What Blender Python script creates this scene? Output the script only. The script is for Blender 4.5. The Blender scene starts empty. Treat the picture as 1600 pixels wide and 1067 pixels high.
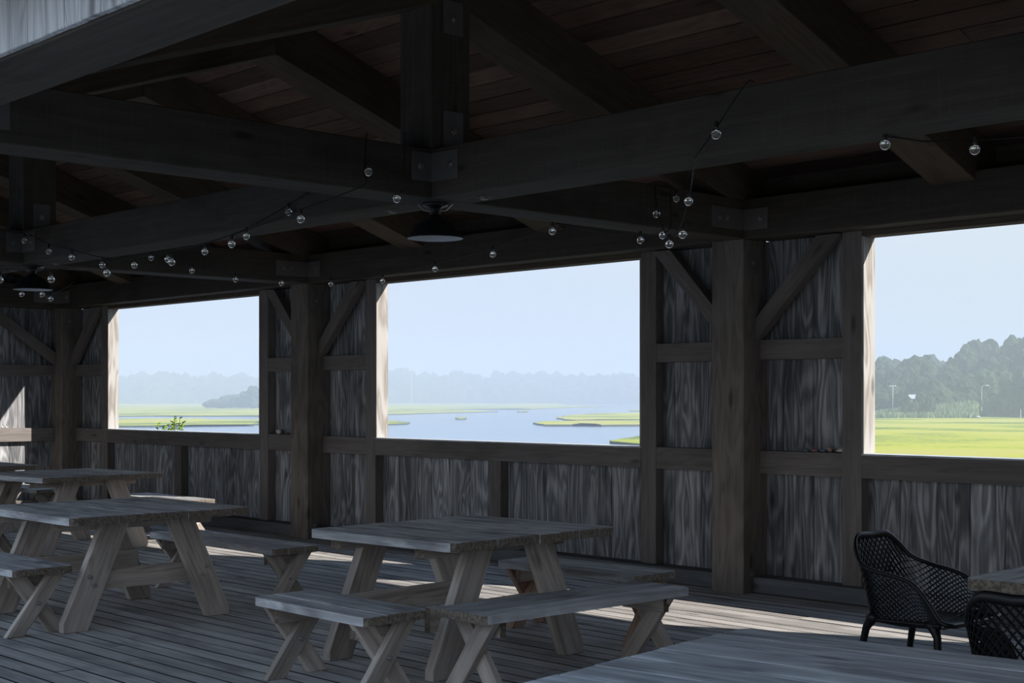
import bpy, bmesh, math, random
from mathutils import Vector, Matrix, noise
random.seed(7)
SC = bpy.context.scene
COL = SC.collection

# ---------------------------------------------------------------- camera, sky, sun, exposure
YAW = 0.81
cam_d = bpy.data.cameras.new('camera'); cam = bpy.data.objects.new('camera', cam_d); COL.objects.link(cam)
cam.location = (0, 0, 1.6); cam.rotation_euler = (math.pi/2, 0, YAW)
cam_d.sensor_width = 36.0; cam_d.lens = 36.0*2183.67/1600.0
cam_d.shift_y = (621.64-533.5)/1600.0
cam_d.clip_start = 0.05; cam_d.clip_end = 6000
SC.camera = cam

W = bpy.data.worlds.new('sky'); SC.world = W; W.use_nodes = True
nt = W.node_tree; nt.nodes.clear()
def N(t, **k):
    n = nt.nodes.new(t)
    for a, b in k.items(): setattr(n, a, b)
    return n
tc = N('ShaderNodeTexCoord'); sx = N('ShaderNodeSeparateXYZ'); nt.links.new(tc.outputs['Generated'], sx.inputs[0])
cr = N('ShaderNodeValToRGB'); nt.links.new(sx.outputs['Z'], cr.inputs[0])
el = cr.color_ramp.elements
el[0].position = 0.0; el[0].color = (0.62, 0.70, 0.79, 1)
el[1].position = 1.0; el[1].color = (0.46, 0.72, 1.2, 1)
for p, c in ((0.08, (0.66, 0.735, 0.83, 1)), (0.18, (0.73, 0.815, 0.92, 1)), (0.35, (0.84, 1.02, 1.28, 1)), (0.6, (0.66, 0.94, 1.36, 1))):
    e = cr.color_ramp.elements.new(p); e.color = c
nz = N('ShaderNodeTexNoise'); nz.inputs['Scale'].default_value = 2.2; nz.inputs['Detail'].default_value = 4
nt.links.new(tc.outputs['Generated'], nz.inputs['Vector'])
mx = N('ShaderNodeMixRGB', blend_type='SOFT_LIGHT'); mx.inputs[0].default_value = 0.10
nt.links.new(cr.outputs[0], mx.inputs[1]); nt.links.new(nz.outputs[0], mx.inputs[2])
bg = N('ShaderNodeBackground'); bg.inputs['Strength'].default_value = 1.0
nt.links.new(mx.outputs[0], bg.inputs[0])
wo = N('ShaderNodeOutputWorld'); nt.links.new(bg.outputs[0], wo.inputs[0])

sun_d = bpy.data.lights.new('sun', 'SUN'); sun = bpy.data.objects.new('sun', sun_d); COL.objects.link(sun)
sun.rotation_euler = Vector((2.1, 1.0, 1.38)).to_track_quat('Z', 'Y').to_euler()
sun.location = (60, 40, 60)
sun_d.energy = 7.5; sun_d.color = (1.0, 0.94, 0.87); sun_d.angle = math.radians(0.55)

SC.view_settings.view_transform = 'Standard'; SC.view_settings.look = 'None'
SC.view_settings.exposure = 0.0; SC.view_settings.gamma = 1.0; SC.view_settings.use_curve_mapping = False
SC.cycles.max_bounces = 8; SC.cycles.diffuse_bounces = 5; SC.cycles.volume_bounces = 1
SC.cycles.caustics_reflective = False; SC.cycles.caustics_refractive = False
SC.cycles.sample_clamp_indirect = 6.0

# ---------------------------------------------------------------- materials
def mat_new(name):
    m = bpy.data.materials.new(name); m.use_nodes = True
    t = m.node_tree; t.nodes.clear()
    o = t.nodes.new('ShaderNodeOutputMaterial'); b = t.nodes.new('ShaderNodeBsdfPrincipled')
    t.links.new(b.outputs[0], o.inputs[0])
    return m, t, b
def node(t, typ, **k):
    n = t.nodes.new(typ)
    for a, b in k.items(): setattr(n, a, b)
    return n
def math_n(t, op, a, b=None, c=None):
    n = node(t, 'ShaderNodeMath', operation=op)
    for i, v in enumerate((a, b, c)):
        if v is None: continue
        if isinstance(v, (int, float)): n.inputs[i].default_value = v
        else: t.links.new(v, n.inputs[i])
    return n.outputs[0]
def mix_n(t, f, a, b, mode='MIX'):
    n = node(t, 'ShaderNodeMixRGB', blend_type=mode)
    for i, v in enumerate((f, a, b)):
        if isinstance(v, (int, float)): n.inputs[i].default_value = v
        elif isinstance(v, tuple): n.inputs[i].default_value = (*v, 1) if len(v) == 3 else v
        else: t.links.new(v, n.inputs[i])
    return n.outputs[0]
def ramp_n(t, f, stops):
    n = node(t, 'ShaderNodeValToRGB'); e = n.color_ramp.elements
    e[0].position, e[0].color = stops[0][0], (*stops[0][1], 1)
    e[1].position, e[1].color = stops[-1][0], (*stops[-1][1], 1)
    for p, c in stops[1:-1]:
        q = e.new(p); q.color = (*c, 1)
    t.links.new(f, n.inputs[0]); return n.outputs[0]

def wood(name, dark, mid, light, rough=0.8, rings=22.0, vary=0.35, stain=0.35, stain_col=None, end=None, bump=0.35, sx=1.0, red=0.0, spec=0.25, saw=0.0, ringw=0.2, bleach=0.0, joint_shade=False):
    """Grain runs along each piece's own local X; every piece gets its own offset and tone."""
    m, t, b = mat_new(name)
    tc = node(t, 'ShaderNodeTexCoord'); oi = node(t, 'ShaderNodeObjectInfo')
    off = node(t, 'ShaderNodeVectorMath', operation='SCALE'); off.inputs[0].default_value = (37.0, 91.0, 53.0)
    t.links.new(oi.outputs['Random'], off.inputs['Scale'])
    v = node(t, 'ShaderNodeVectorMath', operation='ADD')
    t.links.new(tc.outputs['Object'], v.inputs[0]); t.links.new(off.outputs[0], v.inputs[1])
    def mapped(s):
        mp = node(t, 'ShaderNodeMapping'); mp.inputs['Scale'].default_value = s
        t.links.new(v.outputs[0], mp.inputs[0]); return mp.outputs[0]
    def nz(vec, scale, detail, dist=0.0, rgh=0.55):
        n = node(t, 'ShaderNodeTexNoise'); n.inputs['Scale'].default_value = scale
        n.inputs['Detail'].default_value = detail; n.inputs['Distortion'].default_value = dist
        n.inputs['Roughness'].default_value = rgh
        t.links.new(vec, n.inputs['Vector']); return n.outputs[0]
    a = nz(mapped((0.9*sx, 5.5, 5.5)), 1.0, 1.5, 0.4)
    ring = math_n(t, 'SINE', math_n(t, 'MULTIPLY', a, rings*6.0))
    ring = math_n(t, 'MULTIPLY_ADD', ring, 0.5, 0.5)
    fine = nz(mapped((3.0, 110.0, 110.0)), 1.0, 3.0, 0.0, 0.7)
    streak = nz(mapped((0.7, 22.0, 22.0)), 1.0, 4.0, 0.3, 0.6)
    blot = nz(mapped((1.3, 2.6, 2.6)), 1.0, 3.0)
    g = math_n(t, 'ADD', math_n(t, 'MULTIPLY', ring, ringw), math_n(t, 'MULTIPLY', fine, 0.40))
    g = math_n(t, 'ADD', g, math_n(t, 'MULTIPLY', streak, 0.55))
    g = math_n(t, 'SUBTRACT', g, 0.11-(0.34-ringw)*0.5+0.035)
    c = ramp_n(t, g, [(0.25, dark), (0.5, mid), (0.78, light)])
    if saw > 0:
        sw = nz(mapped((70.0, 1.5, 1.5)), 1.0, 2.0)
        c = mix_n(t, math_n(t, 'MULTIPLY', math_n(t, 'GREATER_THAN', sw, 0.58), saw), c, light)
    sc = stain_col or tuple(x*0.45 for x in dark)
    c = mix_n(t, math_n(t, 'MULTIPLY', math_n(t, 'SMOOTH_MIN', math_n(t, 'MULTIPLY', math_n(t, 'MAXIMUM', math_n(t, 'SUBTRACT', blot, 0.5), 0.0), 5.0), 1.0, 0.1), stain), c, sc)
    if bleach > 0:
        bl = nz(mapped((1.6, 7.0, 7.0)), 1.3, 5.0, 0.6)
        c = mix_n(t, math_n(t, 'MULTIPLY', math_n(t, 'MINIMUM', math_n(t, 'MULTIPLY', math_n(t, 'MAXIMUM', math_n(t, 'SUBTRACT', bl, 0.52), 0.0), 7.0), 1.0), bleach), c, tuple(min(1, x*1.25) for x in light))
    if red > 0:
        rr = math_n(t, 'FRACT', math_n(t, 'MULTIPLY', oi.outputs['Random'], 17.3))
        c = mix_n(t, math_n(t, 'MULTIPLY', rr, red), c, (0.42, 0.24, 0.15), 'OVERLAY')
    tone = math_n(t, 'MULTIPLY_ADD', math_n(t, 'FRACT', math_n(t, 'MULTIPLY', oi.outputs['Random'], 7.7)), vary, 1.0-vary*0.5)
    cc = node(t, 'ShaderNodeVectorMath', operation='SCALE'); t.links.new(c, cc.inputs[0]); t.links.new(tone, cc.inputs['Scale'])
    c = cc.outputs[0]
    # knots
    kn = node(t, 'ShaderNodeTexVoronoi'); kn.inputs['Scale'].default_value = 1.0
    t.links.new(mapped((1.3, 4.2, 4.2)), kn.inputs['Vector'])
    kf = ramp_n(t, kn.outputs['Distance'], [(0.05, (1, 1, 1)), (0.13, (0, 0, 0))])
    c = mix_n(t, math_n(t, 'MULTIPLY', kf, 0.7), c, tuple(x*0.4 for x in dark))
    if joint_shade:      # shade of the joints between boards, painted dark onto their side faces
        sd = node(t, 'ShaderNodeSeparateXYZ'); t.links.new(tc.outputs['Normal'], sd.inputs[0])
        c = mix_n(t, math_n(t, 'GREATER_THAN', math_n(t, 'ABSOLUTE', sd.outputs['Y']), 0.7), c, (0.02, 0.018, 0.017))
    if end:
        sp = node(t, 'ShaderNodeSeparateXYZ'); t.links.new(tc.outputs['Normal'], sp.inputs[0])
        ef = math_n(t, 'GREATER_THAN', math_n(t, 'ABSOLUTE', sp.outputs['X']), 0.7)
        en = nz(mapped((40, 60, 60)), 1.0, 3.0)
        ec = ramp_n(t, en, [(0.35, tuple(x*0.4 for x in end)), (0.65, end)])
        c = mix_n(t, ef, c, ec)
    t.links.new(c, b.inputs['Base Color'])
    b.inputs['Roughness'].default_value = rough; b.inputs['Specular IOR Level'].default_value = spec
    bp = node(t, 'ShaderNodeBump'); bp.inputs['Strength'].default_value = bump; bp.inputs['Distance'].default_value = 0.004
    t.links.new(g, bp.inputs['Height']); t.links.new(bp.outputs[0], b.inputs['Normal'])
    return m
M = {}
M['wall'] = wood('weathered_wall_board', (0.062, 0.064, 0.07), (0.235, 0.24, 0.25), (0.66, 0.665, 0.68), rings=9, vary=0.5, stain=0.5, bump=0.6, ringw=0.17)
M['frame'] = wood('weathered_stud', (0.128, 0.113, 0.105), (0.188, 0.169, 0.158), (0.245, 0.222, 0.208), rings=8, vary=0.25, stain=0.35, bump=0.15, ringw=0.10)
M['base'] = wood('base_plate_wood', (0.09, 0.095, 0.10), (0.13, 0.138, 0.145), (0.18, 0.188, 0.195), rings=6, vary=0.15, stain=0.3, bump=0.15, ringw=0.06)
M['post'] = wood('post_timber', (0.112, 0.097, 0.084), (0.19, 0.167, 0.146), (0.255, 0.228, 0.203), rings=8, vary=0.15, stain=0.5, bump=0.2, ringw=0.16)
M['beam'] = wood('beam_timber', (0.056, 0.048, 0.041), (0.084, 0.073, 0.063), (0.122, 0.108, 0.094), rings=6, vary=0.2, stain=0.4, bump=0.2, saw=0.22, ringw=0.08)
M['rafter'] = wood('rafter_timber', (0.075, 0.057, 0.041), (0.11, 0.087, 0.063), (0.15, 0.122, 0.09), rings=8, vary=0.25, stain=0.45, bump=0.2, ringw=0.12)
M['roof'] = wood('roof_board_wood', (0.09, 0.062, 0.05), (0.15, 0.103, 0.083), (0.21, 0.15, 0.12), rings=10, vary=0.8, stain=0.4, bump=0.2, red=0.3, ringw=0.12)
M['jamb'] = wood('jamb_wood', (0.232, 0.204, 0.176), (0.376, 0.356, 0.332), (0.432, 0.412, 0.388), rings=7, vary=0.1, stain=0.12, stain_col=(0.33, 0.27, 0.22), bump=0.15, ringw=0.34)
M['siding'] = wood('siding_wood', (0.336, 0.357, 0.378), (0.532, 0.553, 0.574), (0.728, 0.742, 0.763), rings=14, vary=0.2, stain=0.2, bump=0.4)
M['deck'] = wood('deck_board_wood', (0.217, 0.203, 0.196), (0.435, 0.413, 0.392), (0.638, 0.609, 0.58), rings=7, vary=0.4, stain=0.6, stain_col=(0.10, 0.095, 0.095), end=(0.10, 0.08, 0.06), bump=0.4, ringw=0.08, joint_shade=True)
M['top'] = wood('table_top_wood', (0.209, 0.207, 0.209), (0.407, 0.404, 0.407), (0.665, 0.659, 0.659), rings=7, vary=0.35, stain=0.75, bleach=0.45, stain_col=(0.10, 0.098, 0.10), end=(0.26, 0.215, 0.17), bump=0.5, ringw=0.12)
M['leg'] = wood('table_leg_wood', (0.202, 0.162, 0.134), (0.448, 0.386, 0.336), (0.616, 0.549, 0.493), rings=8, vary=0.35, stain=0.45, stain_col=(0.09,0.075,0.065), end=(0.2, 0.16, 0.12), bump=0.45, ringw=0.11)
M['legred'] = wood('bench_leg_wood', (0.26, 0.15, 0.10), (0.42, 0.27, 0.19), (0.54, 0.38, 0.29), rings=12, vary=0.2, stain=0.25, bump=0.4)

def plain(name, col, rough=0.5, metal=0.0, spec=0.5, noise_amt=0.15, nscale=8.0):
    m, t, b = mat_new(name)
    tc = node(t, 'ShaderNodeTexCoord'); n = node(t, 'ShaderNodeTexNoise'); n.inputs['Scale'].default_value = nscale; n.inputs['Detail'].default_value = 4
    t.links.new(tc.outputs['Object'], n.inputs['Vector'])
    c = mix_n(t, n.outputs[0], tuple(x*(1-noise_amt) for x in col), tuple(min(1, x*(1+noise_amt)) for x in col))
    t.links.new(c, b.inputs['Base Color'])
    b.inputs['Roughness'].default_value = rough; b.inputs['Metallic'].default_value = metal
    b.inputs['Specular IOR Level'].default_value = spec
    return m
M['steel'] = plain('galvanised_steel_grey', (0.17, 0.16, 0.16), 0.5, 0.2, 0.5)
M['bolt'] = plain('bolt_metal', (0.45, 0.43, 0.42), 0.35, 0.8)
M['black'] = plain('black_plastic', (0.006, 0.0065, 0.008), 0.42, 0, 0.35, 0.1)
M['lamp'] = plain('black_enamel', (0.01, 0.011, 0.014), 0.35, 0, 0.5, 0.1)
M['lampin'] = plain('grey_white_enamel', (0.62, 0.66, 0.72), 0.4, 0, 0.4, 0.1)
M['wire'] = plain('black_cable', (0.012, 0.012, 0.013), 0.6)
M['clip'] = plain('dull_zinc', (0.22, 0.21, 0.2), 0.5, 0.3)
M['dark'] = plain('dark_underfloor', (0.02, 0.018, 0.016), 0.9)
M['white'] = plain('white_paint', (0.75, 0.75, 0.72), 0.6)
M['pole'] = plain('grey_pole', (0.45, 0.46, 0.47), 0.6)
M['shell'] = plain('shell_white', (0.6, 0.57, 0.52), 0.5, nscale=40, noise_amt=0.4)
M['pebble'] = plain('pebble_brown', (0.34, 0.25, 0.2), 0.6, nscale=60, noise_amt=0.4)
M['pinksh'] = plain('shell_pink', (0.42, 0.22, 0.24), 0.5, nscale=60, noise_amt=0.4)
M['bluesh'] = plain('pebble_blue', (0.18, 0.26, 0.3), 0.5, nscale=60, noise_amt=0.4)
def glass():
    m, t, b = mat_new('clear_glass')
    b.inputs['Base Color'].default_value = (1, 1, 1, 1); b.inputs['Transmission Weight'].default_value = 1.0
    b.inputs['Roughness'].default_value = 0.0; b.inputs['IOR'].default_value = 1.45
    return m
M['glass'] = glass()
def foliage(name, dark, light, scale=1.2):
    m, t, b = mat_new(name)
    tc = node(t, 'ShaderNodeTexCoord'); oi = node(t, 'ShaderNodeObjectInfo')
    n = node(t, 'ShaderNodeTexNoise'); n.inputs['Scale'].default_value = scale; n.inputs['Detail'].default_value = 6
    t.links.new(tc.outputs['Object'], n.inputs['Vector'])
    c = ramp_n(t, n.outputs[0], [(0.35, dark), (0.65, light)])
    cc = node(t, 'ShaderNodeVectorMath', operation='SCALE'); t.links.new(c, cc.inputs[0])
    t.links.new(math_n(t, 'MULTIPLY_ADD', oi.outputs['Random'], 0.4, 0.8), cc.inputs['Scale'])
    t.links.new(cc.outputs[0], b.inputs['Base Color']); b.inputs['Roughness'].default_value = 0.8
    b.inputs['Specular IOR Level'].default_value = 0.1
    return m
M['tree'] = foliage('tree_foliage', (0.02, 0.035, 0.02), (0.055, 0.085, 0.04), 0.7)
M['reed'] = foliage('reed_foliage', (0.10, 0.15, 0.07), (0.24, 0.30, 0.15), 0.5)
M['leafy'] = foliage('shrub_leaf', (0.14, 0.24, 0.03), (0.30, 0.40, 0.07), 12)
M['bark'] = plain('bark', (0.09, 0.07, 0.055), 0.9)
def marsh_mat():
    m, t, b = mat_new('marsh_grass')
    tc = node(t, 'ShaderNodeTexCoord')
    def nz(s, detail, rot=YAW):
        mp = node(t, 'ShaderNodeMapping'); mp.inputs['Scale'].default_value = s; mp.inputs['Rotation'].default_value = (0, 0, 0)
        t.links.new(tc.outputs['Object'], mp.inputs[0])
        n = node(t, 'ShaderNodeTexNoise'); n.inputs['Scale'].default_value = 1; n.inputs['Detail'].default_value = detail
        t.links.new(mp.outputs[0], n.inputs['Vector']); return n.outputs[0]
    a = nz((0.035, 0.035, 0.035), 5); f = nz((1.5, 1.5, 1.5), 3)
    g = math_n(t, 'ADD', math_n(t, 'MULTIPLY', a, 0.8), math_n(t, 'MULTIPLY', f, 0.25))
    c = ramp_n(t, g, [(0.40, (0.13, 0.18, 0.035)), (0.47, (0.27, 0.305, 0.045)), (0.53, (0.42, 0.41, 0.04)), (0.62, (0.44, 0.39, 0.09))])
    t.links.new(c, b.inputs['Base Color']); b.inputs['Roughness'].default_value = 0.9; b.inputs['Specular IOR Level'].default_value = 0.1
    return m
M['marsh'] = marsh_mat()
M['shore'] = plain('shore_scrub', (0.07, 0.075, 0.055), 0.95, nscale=0.4, noise_amt=0.5)
M['mud'] = plain('marsh_mud_edge', (0.07, 0.085, 0.045), 0.9, nscale=1.0, noise_amt=0.4)
M['hill'] = foliage('hill_forest', (0.02, 0.05, 0.02), (0.06, 0.11, 0.04), 0.03)
def water_mat():
    m, t, b = mat_new('creek_water')
    b.inputs['Base Color'].default_value = (0.10, 0.17, 0.26, 1); b.inputs['Roughness'].default_value = 0.12
    b.inputs['IOR'].default_value = 1.33
    tc = node(t, 'ShaderNodeTexCoord'); mp = node(t, 'ShaderNodeMapping'); mp.inputs['Scale'].default_value = (0.6, 0.6, 0.6)
    n = node(t, 'ShaderNodeTexNoise'); n.inputs['Scale'].default_value = 1; n.inputs['Detail'].default_value = 4
    t.links.new(tc.outputs['Object'], mp.inputs[0]); t.links.new(mp.outputs[0], n.inputs['Vector'])
    bp = node(t, 'ShaderNodeBump'); bp.inputs['Strength'].default_value = 0.25; bp.inputs['Distance'].default_value = 0.1
    t.links.new(n.outputs[0], bp.inputs['Height']); t.links.new(bp.outputs[0], b.inputs['Normal'])
    return m
M['water'] = water_mat()

# ---------------------------------------------------------------- helpers
def link(o, parent=None):
    COL.objects.link(o)
    if parent is not None: o.parent = parent
    return o
def tag(o, label=None, cat=None, group=None, kind=None):
    if label: o['label'] = label
    if cat: o['category'] = cat
    if group: o['group'] = group
    if kind: o['kind'] = kind
    return o
def empty(name, loc=(0, 0, 0), rz=0.0, label=None, cat=None, group=None, kind=None):
    o = bpy.data.objects.new(name, None); o.location = loc; o.rotation_euler = (0, 0, rz)
    o.empty_display_size = 0.1; COL.objects.link(o); return tag(o, label, cat, group, kind)
def from_bm(name, bm, mat, parent=None, smooth=False, mats=None):
    me = bpy.data.meshes.new(name); bm.to_mesh(me); bm.free()
    for x in (mats or [mat]): me.materials.append(x)
    if smooth:
        for p in me.polygons: p.use_smooth = True
    return link(bpy.data.objects.new(name, me), parent)
def obj_mesh(name, me, parent=None): return link(bpy.data.objects.new(name, me), parent)
_cache = {}
def prism_mesh(name, poly, thick, mat, bevel=0.0):
    """poly in local XY, extruded symmetric about z=0; cached."""
    key = (tuple((round(x, 4), round(y, 4)) for x, y in poly), round(thick, 4), mat.name, bevel)
    if key in _cache: return _cache[key]
    bm = bmesh.new(); h = thick/2
    lo = [bm.verts.new((x, y, -h)) for x, y in poly]; hi = [bm.verts.new((x, y, h)) for x, y in poly]
    n = len(poly); bm.faces.new(hi); bm.faces.new(lo[::-1])
    for i in range(n): bm.faces.new((lo[i], lo[(i+1) % n], hi[(i+1) % n], hi[i]))
    bmesh.ops.recalc_face_normals(bm, faces=bm.faces)
    if bevel > 0: bmesh.ops.bevel(bm, geom=list(bm.edges), offset=bevel, segments=1, affect='EDGES')
    me = bpy.data.meshes.new(name); bm.to_mesh(me); bm.free(); me.materials.append(mat)
    _cache[key] = me; return me
def slab(name, parent, pts, nrm, thick, axis, mat, bevel=0.003, centre=True):
    """Flat polygon of 3D points (in parent space), thickness along nrm (centred on the points' plane), grain along axis."""
    X = Vector(axis).normalized(); Z = Vector(nrm).normalized(); Y = Z.cross(X).normalized(); X = Y.cross(Z)
    P = [Vector(p) for p in pts]; c = sum(P, Vector())/len(P)
    R = Matrix((X, Y, Z)).transposed()
    poly = [((p-c).dot(X), (p-c).dot(Y)) for p in P]
    a = sum(poly[i][0]*poly[(i+1) % len(poly)][1]-poly[(i+1) % len(poly)][0]*poly[i][1] for i in range(len(poly)))
    if a < 0: poly = poly[::-1]
    o = obj_mesh(name, prism_mesh(name, poly, thick, mat, bevel), parent)
    m = R.to_4x4(); m.translation = c; o.matrix_basis = m
    return o
def box(name, parent, lo, hi, mat, axis=None, bevel=0.003):
    """Axis-aligned board between two corners, grain along its longest side unless told."""
    lo = Vector(lo); hi = Vector(hi); d = hi-lo; c = (lo+hi)/2
    i = max(range(3), key=lambda k: d[k]) if axis is None else axis
    rest = [k for k in range(3) if k != i]; j, k = (rest if d[rest[0]] >= d[rest[1]] else rest[::-1])
    e = [Vector((1, 0, 0)), Vector((0, 1, 0)), Vector((0, 0, 1))]
    X, Z = e[i], e[k]; Y = Z.cross(X)
    L, Wd, T = d[i], d[j], d[k]
    o = obj_mesh(name, prism_mesh(name, [(-L/2, -Wd/2), (L/2, -Wd/2), (L/2, Wd/2), (-L/2, Wd/2)], T, mat, min(bevel, T*0.3)), parent)
    m = Matrix((X, Y, Z)).transposed().to_4x4(); m.translation = c; o.matrix_basis = m
    return o
def add_cyl(bm, p0, p1, r0, r1=None, seg=12, caps=True):
    r1 = r0 if r1 is None else r1
    p0 = Vector(p0); p1 = Vector(p1); d = (p1-p0).normalized()
    q = d.to_track_quat('Z', 'Y'); ra = []; rb = []
    for i in range(seg):
        a = 2*math.pi*i/seg; v = q @ Vector((math.cos(a), math.sin(a), 0))
        ra.append(bm.verts.new(p0+v*r0)); rb.append(bm.verts.new(p1+v*r1))
    for i in range(seg): bm.faces.new((ra[i], ra[(i+1) % seg], rb[(i+1) % seg], rb[i]))
    if caps: bm.faces.new(ra[::-1]); bm.faces.new(rb)
def add_lathe(bm, prof, seg=24, c=(0, 0, 0)):
    rings = []
    for r, z in prof:
        rings.append([bm.verts.new((c[0]+r*math.cos(2*math.pi*i/seg), c[1]+r*math.sin(2*math.pi*i/seg), c[2]+z)) for i in range(seg)])
    for a, b in zip(rings, rings[1:]):
        for i in range(seg): bm.faces.new((a[i], a[(i+1) % seg], b[(i+1) % seg], b[i]))
    return rings
def smooth_path(pts, n=6):
    P = [Vector(p) for p in pts]; out = []
    for i in range(len(P)-1):
        p0 = P[max(i-1, 0)]; p1 = P[i]; p2 = P[i+1]; p3 = P[min(i+2, len(P)-1)]
        for k in range(n):
            t = k/n
            out.append(0.5*((2*p1)+(p2-p0)*t+(2*p0-5*p1+4*p2-p3)*t*t+(3*p1-p0-3*p2+p3)*t**3))
    out.append(P[-1]); return out
def add_tube(bm, pts, rad, seg=6, closed=False):
    P = [Vector(p) for p in pts]; n = len(P); rings = []
    up = Vector((0.13, 0.21, 1)).normalized()
    for i in range(n):
        if closed: d = (P[(i+1) % n]-P[i-1])
        else: d = (P[min(i+1, n-1)]-P[max(i-1, 0)])
        d = d.normalized() if d.length > 1e-9 else Vector((1, 0, 0))
        s = d.cross(up); s = s.normalized() if s.length > 1e-6 else Vector((1, 0, 0)); u = s.cross(d)
        r = rad[i] if isinstance(rad, list) else rad
        rx, ry = r if isinstance(r, tuple) else (r, r)
        rings.append([bm.verts.new(P[i]+s*math.cos(2*math.pi*k/seg)*rx+u*math.sin(2*math.pi*k/seg)*ry) for k in range(seg)])
    m = n if closed else n-1
    for i in range(m):
        a, b = rings[i], rings[(i+1) % n]
        for k in range(seg): bm.faces.new((a[k], a[(k+1) % seg], b[(k+1) % seg], b[k]))
    if not closed: bm.faces.new(rings[0][::-1]); bm.faces.new(rings[-1])

# ---------------------------------------------------------------- the building
X0, P = -6.956, 6.10           # right face of the third wall post, bay length
YP, YB, YS = 9.23, 9.554, 9.446 # post front, board plane, stud front
ZB, ZT = 2.90, 3.22            # tie beam underside and top
YR = 6.07                      # ridge
PW = 0.328
XL, XR = X0-2*P-PW, X0+2*P+0.02
POSTS = [X0+k*P for k in (-2, -1, 0, 1, 2)]

# deck
floor = empty('floor', kind='structure')
box('deck_joists', floor, (XL-0.2, -3.0, -0.30), (XR+0.3, 9.62, -0.045), M['dark'], bevel=0)
rw = random.Random(3)
y = 2.10; row = 0
while y < 9.50:
    x = XL-0.15-rw.uniform(0, 3.5)
    while x < XR-6.0:
        x2 = x+rw.choice((3.66, 4.27, 4.88))
        a, b_ = max(x, XL-0.15), min(x2, XR-6.0)
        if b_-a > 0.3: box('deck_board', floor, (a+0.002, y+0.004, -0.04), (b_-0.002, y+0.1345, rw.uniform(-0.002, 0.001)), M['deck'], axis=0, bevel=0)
        x = x2
    y += 0.145; row += 1
bm = bmesh.new()
def bm_box(bm, lo, hi):
    r = bmesh.ops.create_cube(bm, size=1.0)['verts']
    for v in r: v.co = Vector([(lo[i]+hi[i])/2+v.co[i]*(hi[i]-lo[i]) for i in range(3)])
yy = -2.9
while yy < 2.0:
    bm_box(bm, (XL-0.15, yy, -0.04), (XR+0.2, yy+0.136, 0)); yy += 0.145
yy = 2.10
while yy < 9.5:
    bm_box(bm, (XR-5.998, yy+0.004, -0.04), (XR+0.2, yy+0.14, 0)); yy += 0.145
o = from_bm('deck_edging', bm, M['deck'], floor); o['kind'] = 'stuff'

# wall_back: posts, studs, rails, braces, boards
wb = empty('wall_back', kind='structure')
def bolt(parent, p, n, r=0.014):
    bm = bmesh.new(); n = Vector(n); p = Vector(p)
    add_cyl(bm, p, p+n*0.005, r*1.7, seg=12); add_cyl(bm, p, p+n*0.018, r, seg=6)
    return from_bm('bolt', bm, M['bolt'], parent)
def plate(parent, lo, hi, bolts, n):
    o = box('bracket_plate', None, lo, hi, M['steel'], bevel=0.001)
    o.parent = parent
    inv = o.matrix_basis.inverted()
    for p in bolts:
        q = bolt(None, p, n); q.parent = o; q.matrix_basis = inv
    return o
for e in POSTS:
    box('timber_post', wb, (e-PW, YP, -0.02), (e, YP+PW-0.005, ZB), M['post'], bevel=0.006)
    plate(wb, (e, YP+0.06, 0.0), (e+0.007, YP+0.14, 0.20), [(e+0.007, YP+0.10, 0.15)], (1, 0, 0))
    plate(wb, (e+0.002, YP+0.05, 2.62), (e+0.008, YP+0.19, 2.80), [(e+0.008, YP+0.12, 2.71)], (1, 0, 0))
    for s in (1, -1):
        c = e-PW/2
        def xx(d): return c+s*d
        if (s < 0 and e == POSTS[0]) or (s > 0 and e == POSTS[-1]): continue
        a, b_ = sorted((xx(0.957), xx(1.132)))
        box('stud', wb, (a, YS, 0.13), (b_, YB-0.002, ZB), M['frame'])
        for z0, z1 in ((0.975, 1.166), (1.915, 2.078)):
            a, b_ = sorted((xx(PW/2), xx(0.957)))
            box('rail', wb, (a, YS+0.004, z0), (b_, YB-0.002, z1), M['frame'])
        # diagonal brace
        yb = YS-0.005
        pts = [(xx(PW/2), yb, 2.075), (xx(0.952), yb, ZB-0.01), (xx(0.952-0.20), yb, ZB-0.01), (xx(PW/2), yb, 2.255)]
        slab('brace', wb, pts, (0, 1, 0), 0.10, Vector(pts[1])-Vector(pts[0]), M['frame'])
WIN = []
for e in POSTS[:-1]:
    a = e+0.968; b_ = e+P-PW-0.968
    WIN.append((a, b_))
    box('rail', wb, (a, YS-0.004, 0.975), (b_, YB-0.002, 1.150), M['frame'])
    m_ = (a+b_)/2
    box('stud', wb, (m_-0.083, YS, 0.13), (m_+0.083, YB-0.002, 0.975), M['frame'])
    # plate at the foot of the wall, two lengths per bay
    j = e+P*0.19
    box('base_plate', wb, (e+0.01, YS-0.10, 0.005), (j, YB, 0.13), M['base'])
    box('base_plate', wb, (j+0.003, YS-0.10, 0.0), (e+P-PW-0.01, YB, 0.128), M['base'])
    # wall beam
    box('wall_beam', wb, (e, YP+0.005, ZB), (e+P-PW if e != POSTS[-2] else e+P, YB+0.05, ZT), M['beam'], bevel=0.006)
def boards(parent, x, x_end, z0, z1, y0, y1, w, mat, name='wall_board', rnd=None):
    rnd = rnd or rw
    while x < x_end-0.02:
        x2 = min(x+w*rnd.uniform(0.93, 1.07), x_end)
        if x_end-x2 < 0.06: x2 = x_end
        j = rnd.uniform(0, 0.004)
        box(name, parent, (x+0.002, y0+j, z0), (x2-0.002, y1+j, z1), mat, axis=2, bevel=0.003)
        x = x2
box('wall_backing', wb, (XL-0.05, YB+0.052, -0.25), (XR, YB+0.056, 0.97), M['dark'], bevel=0)
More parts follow.
